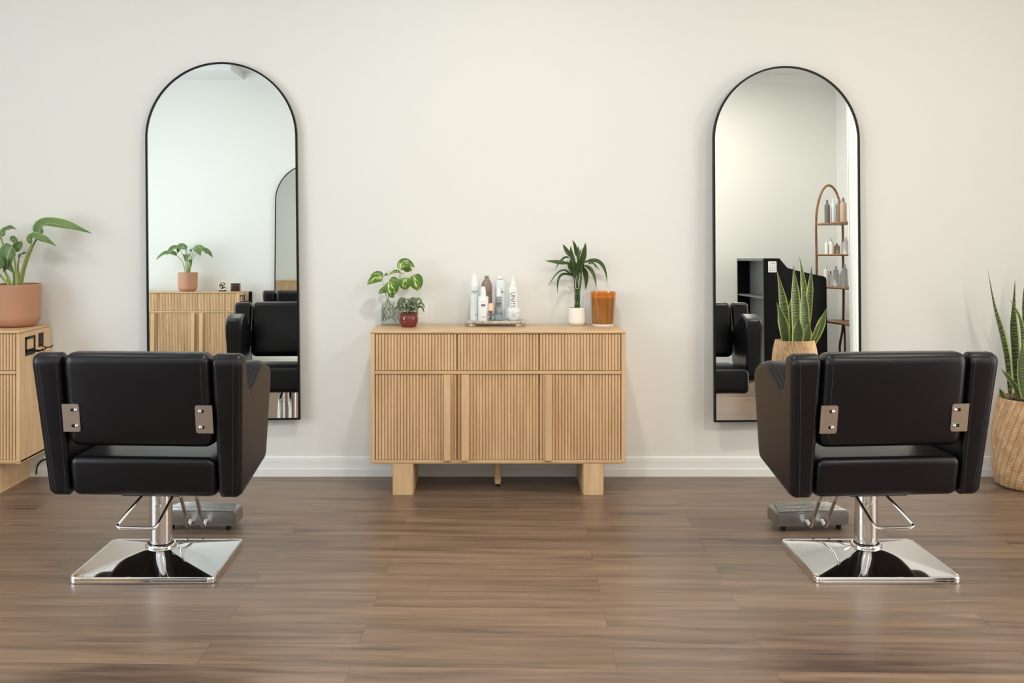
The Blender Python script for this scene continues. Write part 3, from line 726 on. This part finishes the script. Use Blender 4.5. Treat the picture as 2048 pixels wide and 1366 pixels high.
# plant in glass vase
vx = at(784, 640, -0.075).x
t = thing('glass_vase', 'clear glass vase with variegated heart-leaved cuttings and roots, at the left of the middle sideboard', 'plant in vase', (vx, -0.082, ZT))
bm = BM(); hw, hd = 0.051, 0.042
A = rrect(-hw, hw, -hd, hd, .006); B = rrect(-hw + .003, hw - .003, -hd + .003, hd - .003, .004)
rings = [[bm.verts.new((p[0], p[1], z)) for p in q] for q, z in ((A, 0), (A, .126), (B, .126), (B, .006))]
for i in range(3):
    n = len(A)
    for k in range(n): bm.faces.new((rings[i][k], rings[i][(k + 1) % n], rings[i + 1][(k + 1) % n], rings[i + 1][k]))
bm.faces.new(rings[0][::-1]); bm.faces.new(rings[3]); obj('vase', bm, 'vase', t)
bm = BM(); box(bm, -hw + .0035, hw - .0035, -hd + .0035, hd - .0035, .0065, .085); obj('water', bm, 'vase', t, 0)
random.seed(4); bm = BM()
def vloc(px, py, y): return at(px, py, y) - Vector((vx, -0.082, ZT))
for path in ([(775, 600), (773, 612), (767, 620), (766, 632), (768, 643)], [(776, 600), (783, 610), (792, 619), (788, 630), (783, 636)], [(774, 598), (770, 610), (768, 625), (772, 640)], [(768, 642), (776, 637), (784, 635), (790, 642), (793, 646)],
             [(766, 605), (765, 618), (767, 630), (765, 642)], [(780, 604), (779, 618), (782, 628), (776, 634), (768, 634)], [(788, 603), (784, 614), (775, 620), (770, 632)]):
    tube(bm, catmull([vloc(a, b2, -0.082 + random.uniform(-.028, .028)) for a, b2 in path], 4), 0.0011, 6)
for k in range(9):
    x0 = random.uniform(765, 796); pth = [(x0, 640)]
    for q in range(4): pth.append((min(799, max(765, pth[-1][0] + random.uniform(-7, 7))), pth[-1][1] - random.uniform(5, 11)))
    tube(bm, catmull([vloc(a, b2, -0.082 + random.uniform(-.028, .028)) for a, b2 in pth], 3), 0.0007, 5)
obj('roots', bm, 'root', t, 60)
bm = BM()
for path in ([(776, 618), (776, 598), (778, 584), (779, 567)], [(776, 610), (778, 595), (790, 570), (800, 555), (807, 545), (812, 536)], [(778, 604), (772, 590), (768, 575), (766, 560)], [(790, 572), (800, 560), (812, 556)], [(795, 563), (806, 556), (820, 556), (829, 552)], [(797, 556), (799, 549), (805, 546)]):
    tube(bm, catmull([vloc(a, b2, -0.10) for a, b2 in path], 4), 0.0013, 6)
obj('stem', bm, 'stem', t, 60)
bm = BM()
for p, wd, nr, y in (([(766, 556), (752, 555), (734.5, 569)], .060, (-.1, -.8, .5), -.12), ([(766, 554), (773, 549), (779, 553)], .026, (0, -.5, .8), -.09),
                  ([(779, 563), (785, 577), (791.5, 588)], .070, (.1, -1, .15), -.13), ([(779, 559), (790, 560), (797, 567)], .032, (0, -.7, .7), -.10),
                  ([(775, 580), (766, 581), (757, 587)], .032, (-.2, -.8, .5), -.09), ([(779, 583), (784, 590), (789, 593)], .028, (0, -1, .2), -.11),
                  ([(778, 549), (793, 543), (803, 549)], .024, (0, -.6, .8), -.08), ([(801, 540), (811, 527), (829, 534.5)], .056, (.1, -.85, .5), -.10),
                  ([(806, 538), (816, 539), (824, 541)], .026, (0, -.8, -.3), -.09), ([(811, 556), (810, 568), (811.5, 579.5)], .062, (0, -1, .1), -.12),
                  ([(825, 551), (832, 565), (835.5, 581)], .070, (.15, -1, .1), -.11)):
    leaf(bm, [vloc(a, b2, y - .012 * (i == 1)) for i, (a, b2) in enumerate(p)], wd * 1.35, nr, 'heart', 0.12, 14, 8)
obj('foliage', bm, 'pothos', t, 'leaf')

# small plant in maroon pot
mx_ = at(818, 640, -0.155).x; my_ = -0.180
t = thing('potted_plant', 'small bushy plant in a round glossy maroon pot, in front of the glass vase', 'potted plant', (mx_, my_, ZT))
bm = BM(); lathe(bm, [(0, 0), (.034, 0), (.036, .003), (.044, .018), (.0475, .034), (.0465, .050), (.0435, .058), (.0465, .062), (.0475, .069), (.0445, .069), (.042, .060), (0, .058)], 40); obj('pot', bm, 'maroon', t, 40)
bm = BM(); lathe(bm, [(0, .064), (.030, .063), (.0430, .060)], 24); obj('soil', bm, 'soil', t)
random.seed(11); bm = BM(); st_ = BM()
for i in range(30):
    a = 2 * PI * i / 30 * 2.33 + random.uniform(-.2, .2); rr_ = random.uniform(.004, .03); ln = random.uniform(.024, .040); h = random.uniform(.072, .118) if i % 3 else .126
    sx, sy = .55 * rr_ * math.cos(a), .55 * rr_ * math.sin(a)
    p0 = Vector((sx + rr_ * math.cos(a), sy + rr_ * math.sin(a), h)); d = Vector((math.cos(a), math.sin(a), 0))
    tube(st_, catmull([(sx, sy, .06), (sx * 1.2, sy * 1.2, h * .8), p0], 3), .0011, 5)
    leaf(bm, [p0, p0 + d * ln * .55 + Vector((0, 0, .008)), p0 + d * ln + Vector((0, 0, -.010 - .010 * random.random()))], random.uniform(.020, .027), (0, -.5, .85), 'lance', .3, 8, 4)
obj('foliage', bm, 'smallleaf', t, 'leaf'); obj('stem', st_, 'darkstem', t, 60)

# dracaena in white pot
DX, DY = at(1154, 640, -0.085).x, -0.082
t = thing('potted_plant', 'slender dark green cane plant in a ribbed white pot, right of the bottles', 'potted plant', (DX, DY, ZT))
pr = [(0, 0), (.030, 0), (.036, .004), (.0405, .012)]
for i in range(11): z = .016 + i * .006; pr += [(.0425, z), (.0419, z + .003)]
pr += [(.0425, .087), (.0395, .087), (.0385, .076), (0, .074)]
bm = BM(); lathe(bm, pr, 40); obj('pot', bm, 'whitecer', t, 40)
bm = BM(); lathe(bm, [(0, .080), (.0388, .079)], 24); obj('soil', bm, 'soil', t)
def dloc(cx_, cy_, y): return at(1070 + cx_ / 6.83, 470 + cy_ / 6.83, y) - Vector((DX, DY, ZT))
bm = BM(); random.seed(3)
for i, (b0, m1, e1) in enumerate(((545, 560, 535), (556, 575, 600), (570, 548, 560), (585, 600, 585), (598, 605, 625), (606, 590, 635))):
    y = DY + (-.008, .006, -.004, .009, -.009, .003)[i]
    tube(bm, catmull([dloc(b0, 990, y), dloc(m1, 850, y - .004), dloc(b0 + (e1 - b0) * .3, 730, y), dloc(e1, 560, y - .003), dloc(e1 + (e1 - 580) * .15, 400, y)], 6), .0044, 8, .0022)
obj('stem', bm, 'darkstem', t, 60)
bm = BM(); lathe(bm, [(.0125, 0), (.0132, .001), (.0132, .003), (.0125, .004)], 24, tuple(dloc(578, 735, DY))); obj('tie', bm, 'stem', t)
bm = BM()
DL = [((490, 300), (430, 215), (380, 125), 62), ((550, 420), (505, 290), (487, 150), 62), ((560, 290), (548, 165), (508, 70), 48), ((585, 360), (590, 250), (588, 150), 48), ((610, 440), (662, 280), (690, 105), 84),
      ((600, 300), (620, 230), (640, 180), 18), ((460, 390), (310, 372), (138, 352), 62), ((475, 318), (380, 325), (275, 475), 34), ((500, 555), (350, 490), (175, 710), 28), ((520, 565), (345, 560), (312, 805), 36),
      ((540, 550), (480, 450), (440, 350), 62), ((610, 440), (690, 540), (688, 748), 78), ((660, 420), (780, 500), (837, 715), 56), ((680, 372), (890, 380), (985, 628), 62), ((660, 385), (770, 372), (890, 495), 34),
      ((545, 600), (500, 450), (480, 330), 74), ((570, 560), (560, 450), (540, 350), 72), ((620, 540), (645, 420), (655, 340), 58), ((590, 520), (600, 400), (575, 300), 66), ((480, 560), (440, 500), (400, 462), 20),
      ((720, 400), (800, 390), (835, 480), 26)]
for i, (a, b2, c_, wd) in enumerate(DL):
    out_ = ((c_[0] - a[0]) / 400); sgn = (-1, 1)[i % 2]; dy = sgn * (.012 + .02 * (i % 3) / 2); 
    leaf(bm, [dloc(*a, DY), dloc(*b2, DY + dy * .7), dloc(*c_, max(-.25, DY + dy * 1.4))], wd / 6.83 / 402, (0.2 * out_, -.85, .45), 'lance', .25, 12, 4)
obj('foliage', bm, 'dracaena', t, 'leaf')

# amber candle glass
kx = at(1206, 640, -0.09).x
t = thing('candle', 'amber orange glass candle, at the right end of the middle sideboard', 'candle', (kx, -0.092, ZT))
bm = BM(); lathe(bm, [(0, .008), (.0515, .008), (.0535, .010), (.0650, .163), (.0655, .166), (.0635, .166), (.0625, .160), (.0610, .140), (.0600, .140)], 56); obj('glass', bm, 'amber', t, 40)
bm = BM(); lathe(bm, [(0, 0), (.0520, 0), (.0530, .002), (.0530, .0078), (0, .0078)], 56); obj('glass_base', bm, 'white', t, 40)
bm = BM(); lathe(bm, [(0, .009), (.0510, .009), (.0598, .138), (.057, .141), (0, .142)], 48); wx = obj('wax', bm, 'wax', t, 40)
bm = BM(); tube(bm, [(0, 0, .141), (.001, 0, .150)], .0012, 6); obj('wick', bm, 'black', wx)

# ------------------------------------------------------------------ broad-leaved plant at the left edge
HX, HY = -2.318, -0.145
t = thing('potted_plant', 'broad-leaved green plant in a large terracotta pot, on the left sideboard', 'potted plant', (HX, HY, ZT))
def clay(t, r, h):
    pr = [(0, 0), (r * .62, 0), (r * .78, h * .03), (r * .90, h * .10), (r * .965, h * .19)]
    for i in range(14): z = h * (.22 + .054 * i); pr += [(r * (.975 + .018 * i / 13), z), (r * (.971 + .018 * i / 13), z + h * .027)]
    pr += [(r, h * .99), (r * .985, h), (r * .94, h), (r * .93, h * .88), (0, h * .87)]
    bm = BM(); lathe(bm, pr, 56); obj('pot', bm, 'terracotta', t, 50)
    bm = BM(); lathe(bm, [(0, h * .91), (r * .935, h * .90)], 32); obj('soil', bm, 'soil', t)
clay(t, 0.116, 0.208)
def hloc(px, py, y): return at(px, py, y) - Vector((HX, HY, ZT))
bm = BM()
for path, y in (([(43, 570), (52, 530), (66, 492), (76, 474)], -.15), ([(38, 570), (46, 535), (58, 500), (64, 488)], -.17), ([(33, 570), (31, 530), (25, 498)], -.19), ([(29, 570), (26, 540), (10, 500), (2, 475)], -.12),
                ([(24, 570), (14, 550), (6, 540)], -.2), ([(40, 570), (36, 535), (38, 518)], -.12), ([(20, 570), (4, 530), (-20, 500)], -.14), ([(18, 570), (-6, 545), (-40, 520)], -.2)):
    tube(bm, catmull([hloc(a, b2, y) for a, b2 in path], 5), .0062, 8, .0042)
obj('stem', bm, 'stem', t, 60)
bm = BM()
for p, wd, nr, cup, y in (([(76, 474), (86, 449), (124, 450), (183, 466.5)], .095, (0, -.62, .78), .35, -.13), ([(60, 489), (66, 474), (86, 480), (112, 492)], .070, (-.1, -.5, .86), .45, -.17),
                       ([(25, 492), (16, 510), (15, 538)], .115, (-.1, -1, .2), .2, -.22), ([(24, 500), (36, 492), (43, 482)], .055, (.6, -.8, .1), .3, -.2), ([(4, 474), (14, 458), (33, 459)], .05, (.1, -.6, .75), .3, -.13),
                       ([(37, 518), (44, 508), (57, 507)], .022, (0, -.6, .7), .3, -.12), ([(8, 540), (17, 534), (27, 547)], .040, (.2, -.8, .5), .3, -.22), ([(2, 538), (-8, 530), (-22, 556)], .08, (-.3, -.9, .3), .25, -.24),
                       ([(20, 480), (28, 480), (33, 495)], .045, (.5, -.6, .6), .3, -.15),
                       ([(2, 476), (-6, 480), (-12, 500)], .09, (-.2, -.9, .4), .25, -.2), ([(-20, 500), (-40, 470), (-90, 480)], .1, (0, -.6, .8), .3, -.15), ([(-40, 520), (-60, 510), (-95, 535)], .09, (0, -.6, .8), .3, -.22)):
    q = [hloc(a, b2, y) for a, b2 in p]
    leaf(bm, q, wd, nr, 'heart', cup, 16, 8, 0.003)
obj('foliage', bm, 'hosta', t, 'leaf')

# things on the opposite sideboard
OY = YO + 0.2
t = thing('potted_plant', 'broad-leaved plant in a small terracotta pot on the opposite sideboard, reflected in the left mirror', 'potted plant', (-3.005, OY, ZT))
clay(t, 0.098, 0.19)
bm = BM(); st_ = BM()
for (dx, dy, dz, ln, wd) in ((-.17, .03, .26, .20, .085), (-.10, .06, .33, .13, .09), (-.02, .02, .36, .10, .09), (.07, .05, .32, .14, .09), (.14, .02, .30, .17, .08), (.02, .10, .24, .10, .08), (.09, -.05, .34, .12, .08), (-.06, -.05, .34, .13, .08), (.05, .08, .17, .07, .035)):
    e = Vector((dx * .62, dy * .8, .19 + dz * .72 - .02)); d = Vector((dx, dy, 0)).normalized()
    tube(st_, catmull([(dx * .12, dy * .12, .17), (dx * .3, dy * .3, .19 + dz * .4), e], 5), .004, 8, .003)
    leaf(bm, [e, e + d * ln * .5 + Vector((0, 0, .022)), e + d * ln + Vector((0, 0, -.045))], wd * 1.35, (0, .45, .9), 'heart', .3, 14, 6)
obj('foliage', bm, 'hosta', t, 'leaf'); obj('stem', st_, 'stem', t, 60)
t = thing('round_ornament', 'small round ivory-rimmed ornament on the opposite sideboard, reflected in the left mirror', 'ornament', (-2.655, OY, ZT))
bm = BM(); lathe(bm, [(0.036, -.008), (.047, -.010), (.050, 0), (.047, .010), (.036, .008)], 36); bmesh.ops.rotate(bm, verts=bm.verts, matrix=Matrix.Rotation(R(90), 3, 'X')); [setattr(v, 'co', v.co + Vector((0, 0, .056))) for v in bm.verts]; obj('rim', bm, 'ivory', t)
bm = BM(); lathe(bm, [(0, -.004), (.038, -.004), (.038, .004), (0, .004)], 36); bmesh.ops.rotate(bm, verts=bm.verts, matrix=Matrix.Rotation(R(90), 3, 'X')); [setattr(v, 'co', v.co + Vector((0, 0, .056))) for v in bm.verts]
fm = mat('mottled_face', srgb(80, 70, 66), 0.3); nn = N(fm, 'ShaderNodeTexNoise'); nn.inputs['Scale'].default_value = 45; tcn = N(fm, 'ShaderNodeTexCoord'); L(fm, tcn.outputs['Object'], nn.inputs['Vector'])
L(fm, ramp(fm, nn.outputs['Fac'], [(0.45, srgb(52, 42, 42)), (0.55, srgb(214, 204, 192))]), P_(fm).inputs['Base Color']); M['mottle'] = fm
obj('face', bm, 'mottle', t)
bm = BM(); box(bm, -.035, .035, -.02, .02, 0, .012, .003, 2); obj('stand', bm, 'blackmetal', t)
t = thing('keepsake_box', 'small dark brown lacquered box on the opposite sideboard, reflected in the left mirror', 'box', (-2.525, OY, ZT))
bm = BM(); box(bm, -.043, .043, -.035, .035, 0, .056, .003, 2); obj('body', bm, 'brownbox', t)
bm = BM(); box(bm, -.044, .044, -.036, .036, .058, .080, .004, 2); obj('lid', bm, 'brownbox', t)
t = thing('folding_panel', 'thin black panel leaning beside the opposite sideboard, reflected in the left mirror', 'panel', (-2.412, YO + 0.035, 0))
bm = BM(); box(bm, -.017, .017, -.012, .012, 0, .765, .004, 2); obj('board', bm, 'deskblack', t)
bm = BM(); box(bm, -.018, .018, -.013, .013, .0, .02, .002, 1); obj('base_strip', bm, 'rubber', t)

# ------------------------------------------------------------------ snake plants in baskets
def basket(t, r, h):
    pr = [(0, 0.004), (r * .80, 0.0), (r * .90, .012), (r * .965, .06), (r, h * .38), (r * .985, h * .62), (r * .93, h * .82), (r * .845, h * .985), (r * .83, h), (r * .80, h), (r * .80, h * .93), (0, h * .90)]
    q = catmull([(a, b2, 0) for a, b2 in pr[2:9]], 4); pr = pr[:2] + [(v.x, v.y) for v in q] + pr[9:]
    bm = BM(); lathe(bm, pr, 72, uvw=True); obj('basket', bm, 'weave', t, 50)
    bm = BM(); lathe(bm, [(0, h * .945), (r * .805, h * .94)], 32); obj('soil', bm, 'soil', t)
BH = 0.429
BX, BY = 2.650, -0.215
t = thing('snake_plant', 'tall snake plant in a woven basket standing on the floor at the right edge', 'potted plant', (BX, BY, 0), 0, 'snake plants in woven baskets')
basket(t, 0.188, BH)
def sloc(px, py, y): return at(px, py, y) - Vector((BX, BY, 0))
bm = BM()
for p, wd, y, tw in (([(2021, 800), (2014, 723), (2003, 668), (1988, 612), (1975.5, 540)], .040, -.24, .5), ([(2034, 800), (2029, 702), (2026, 640), (2030, 561)], .047, -.20, 0), ([(2044, 800), (2046, 700), (2040, 640), (2020, 598)], .030, -.30, .3),
                  ([(2040, 800), (2030, 775), (2012, 750), (2002, 738)], .026, -.30, 0), ([(2010, 800), (2003, 788), (1999, 776)], .03, -.2, .0), ([(2060, 800), (2056, 700), (2050, 600), (2058, 520)], .05, -.25, 0),
                  ([(2080, 800), (2084, 700), (2096, 600), (2110, 500)], .05, -.2, .4), ([(2070, 800), (2075, 700), (2068, 640), (2072, 560)], .055, -.3, 0), ([(2100, 800), (2118, 700), (2130, 620)], .05, -.25, 0), ([(2050, 800), (2043, 740), (2046, 680)], .06, -.33, 0)):
    leaf(bm, [sloc(a, b2, y) for a, b2 in p], wd, (.15, -1, .1), 'sword', .35, 18, 8, twist=tw)
obj('foliage', bm, 'snake', t, 'leaf')
BX2, BY2 = 2.89, -3.50
t = thing('snake_plant', 'snake plant in a woven basket beside the black desk, seen reflected in the right mirror', 'potted plant', (BX2, BY2, 0), 0, 'snake plants in woven baskets')
basket(t, 0.188, BH)
bm = BM()
for i, (a, b2, c_, wd) in enumerate((((650, 1100), (610, 850), (527, 575), 88), ((705, 1100), (672, 640), (603, 200), 84), ((760, 1100), (745, 560), (718, 130), 84), ((738, 1100), (735, 940), (725, 725), 104), ((900, 1100), (895, 700), (865, 270), 88),
                      ((935, 1100), (952, 480), (910, 15), 62), ((940, 1100), (995, 520), (1030, 150), 58), ((780, 1100), (800, 720), (870, 420), 66), ((850, 1100), (845, 960), (870, 800), 100), ((970, 1100), (1075, 870), (1152, 650), 74), ((930, 1100), (990, 920), (1050, 760), 40))):
    dep = (.05, -.03, .07, .12, .02, -.06, -.02, -.08, .11, .04, .08)[i]
    S = 6.21 * 236
    cv = lambda q, k: Vector(((q[0] - 789) / S, dep * (1 + .3 * k), BH - .045 + (1100 - q[1]) / S))
    leaf(bm, [cv(a, 0), cv(b2, 1), cv(c_, 2)], 1.38 * wd / S, (0, 1, .1), 'sword', .35, 18, 8, twist=(.3 if i % 3 == 0 else -.2))
obj('foliage', bm, 'snake', t, 'leaf')

# ------------------------------------------------------------------ reception desk (reflected in the right mirror)
t = thing('reception_desk', 'black reception desk with open grey shelves and sloping end, reflected in the right mirror', 'desk', (2.975, -4.44, 0), R(6.5))
pf = [(0, 0), (.57, 0), (.57, .905), (.562, .925), (.545, .935), (.27, .995), (.215, 1.015), (.145, 1.100), (0, 1.100)]
bm = BM(); prism(bm, pf, lambda p, s: (p[0], (0, -.028)[s], p[1])); obj('end_panel', bm, 'deskblack', t, 20)
bm = BM(); prism(bm, pf, lambda p, s: (p[0], (-1.08, -1.108)[s], p[1])); obj('end_panel', bm, 'deskblack', t, 20)
bm = BM(); box(bm, .122, .142, -1.08, -.028, 0, 1.075); obj('back_panel', bm, 'deskgrey', t, 0)
bm = BM(); box(bm, .54, .565, -1.08, -.028, 0, .92); obj('front_panel', bm, 'deskblack', t, 0)
bm = BM(); box(bm, 0, .145, -1.08, -.028, 1.075, 1.100); obj('counter', bm, 'deskgrey', t, 0)
bm = BM(); box(bm, .28, .56, -1.08, -.028, .90, .92); obj('worktop', bm, 'deskblack', t, 0)
for z in (.38, .73): bm = BM(); box(bm, .006, .122, -1.08, -.028, z, z + .014); obj('shelf', bm, 'deskgrey', t, 0)
bm = BM(); box(bm, .006, .122, -1.08, -.028, .04, .055); obj('shelf', bm, 'deskgrey', t, 0)
bm = BM(); box(bm, .142, .28, -1.08, -.028, .99, 1.002); obj('shelf', bm, 'deskblack', t, 0)
sg = rrect(.042, .118, .972, 1.072, .008); bm = BM(); prism(bm, sg, lambda p, s: (p[0], (0.0, .003)[s], p[1])); pl_ = obj('notice_plate', bm, 'white', t, 20); pl_['label'] = 'small white notice plate with rows of dark marks'
bm = BM()
box(bm, .062, .090, .003, .0035, 1.050, 1.053); box(bm, .092, .100, .003, .0035, 1.047, 1.056)
for r_ in range(3):
    for c2 in range(3): box(bm, .054 + .021 * c2, .064 + .021 * c2, .003, .0035, .987 + .020 * r_, .993 + .020 * r_ - (0.003 if r_ == 2 else 0))
obj('print', bm, 'black', pl_, 0)

# ------------------------------------------------------------------ cane etagere with bottles (reflected in the right mirror)
EX, EY = 3.895, -4.74
t = thing('cane_shelf', 'tall arched rattan shelf unit holding bottles, reflected at the right of the right mirror', 'shelf unit', (EX, EY, 0))
W2, D2 = 0.135, 0.38
for sy in (-1, 1):
    bm = BM(); pts = [(-W2 - .02, sy * D2, .0), (-W2 + .045, sy * D2, .20), (-W2 + .012, sy * D2, .42), (-W2, sy * D2, .7), (-W2, sy * D2, 1.1), (-W2, sy * D2, 1.45), (-W2 * .86, sy * D2, 1.62), (-W2 * .5, sy * D2, 1.76), (0, sy * D2, 1.815)]
    full = pts + [(-p[0], p[1], p[2]) for p in pts[-2::-1]]
    tube(bm, catmull(full, 6), .0115, 10); obj('arch_frame', bm, 'rattan', t, 60)
    for sx in (-1, 1):
        bm = BM(); tube(bm, catmull([(sx * W2, sy * D2, .50), (sx * (W2 - .005), sy * (D2 - .03), .3), (sx * W2, sy * (D2 - .01), .12), (sx * (W2 + .01), sy * (D2 + .05), 0)], 5), .010, 8); obj('leg', bm, 'rattan', t, 60)
for z in (.49, .82, 1.13, 1.43):
    bm = BM(); box(bm, -W2 + .006, W2 - .006, -D2 + .006, D2 - .006, z - .006, z + .006)
    for y in (-D2, D2): tube(bm, [(-W2, y, z), (W2, y, z)], .009, 8)
    for x in (-W2, W2): tube(bm, [(x, -D2, z), (x, D2, z)], .009, 8)
    obj('shelf', bm, 'rattan', t)
def shelf_bottle(name, label, x, y, z, r, h, mt, cap, group):
    t = thing(name, label, 'bottle', (EX + x, EY + y - 0.11, z), 0, group)
    bm = BM(); lathe(bm, [(0, 0), (r, 0), (r, h * .74), (r * .8, h * .80), (r * .45, h * .82), (0, h * .82)], 20); obj('body', bm, mt, t, 35)
    bm = BM(); lathe(bm, [(0, h * .82), (r * .42, h * .82), (r * .38, h * .97), (0, h)], 16); obj('cap', bm, cap, t, 35)
zz = 1.437; g_ = 'bottles on the arched rattan shelf'
ORD = [('top', 1.4395), ('second', 1.1395), ('third', .8295)]
spec = {
    'top': [(-.05, -.20, .026, .235, 'darkgrey', 'darkgrey', 'dark grey bottle at the left end'), (.01, -.20, .022, .245, 'paleblue', 'paleblue', 'pale blue bottle beside the dark one'), (.065, -.19, .028, .245, 'taupe', 'taupe', 'taupe bottle behind the arch upright'), (.06, -.08, .030, .25, 'taupe', 'darkgrey', 'taupe bottle with dark cap further in'), (.0, .05, .028, .24, 'beige', 'taupe', 'beige bottle past the middle')],
    'second': [(-.06, -.20, .018, .14, 'white', 'paleblue', 'slim white bottle at the left end'), (-.015, -.20, .026, .155, 'white', 'white', 'wide white bottle in the row'), (.05, -.215, .028, .11, 'beige', 'beige', 'low beige bottle'), (.085, -.16, .018, .145, 'paleblue', 'darkgrey', 'slim pale bottle with dark cap'), (.07, -.05, .026, .165, 'white', 'white', 'white bottle past the middle')],
    'third': [(-.07, -.20, .024, .20, 'white', 'white', 'tall white bottle at the left end'), (-.02, -.21, .016, .15, 'white', 'darkgrey', 'slim white dark-capped bottle'), (.03, -.20, .026, .20, 'paleblue', 'white', 'tall pale blue bottle in the row'), (.085, -.19, .024, .15, 'white', 'white', 'short white bottle'), (.06, -.07, .026, .22, 'paleblue', 'paleblue', 'tall pale blue bottle past the middle')]}
for sh, z in ORD:
    for (x, y, r_, h, mt, cp, lb) in spec[sh]:
        shelf_bottle('bottle', f'{lb}, on the {sh} shelf of the rattan unit' if sh != 'top' else f'{lb}, on the top shelf of the rattan unit', x, y, z - .0035, r_, h, mt, cp, g_)

# wall socket behind the small plant and the cable at the left sideboard
t = thing('wall_socket', 'white wall socket plate between the maroon pot and the bottles', 'socket', (at(843, 629, 0).x, 0, at(843, 629, 0).z))
bm = BM(); box(bm, -.035, .035, -.005, 0, -.057, .057, .002, 2); obj('plate', bm, 'socket', t)
for dz in (-.022, .018): bm = BM(); box(bm, -.016, .016, -.0062, -.005, dz - .014, dz + .014, .0005, 1); obj('outlet', bm, 'socket', t)
bm = BM(); p = [at(73, 941, -.022), at(76, 930, -.022), at(84, 921, -.022), at(95, 918, -.022)]
tube(bm, catmull([(p[0].x, -.020, .015)] + [tuple(q) for q in p], 5), .004, 8)
o = obj('cable', bm, 'rubber', None); o['label'] = 'short black cable along the baseboard beside the left sideboard'; o['category'] = 'cable'
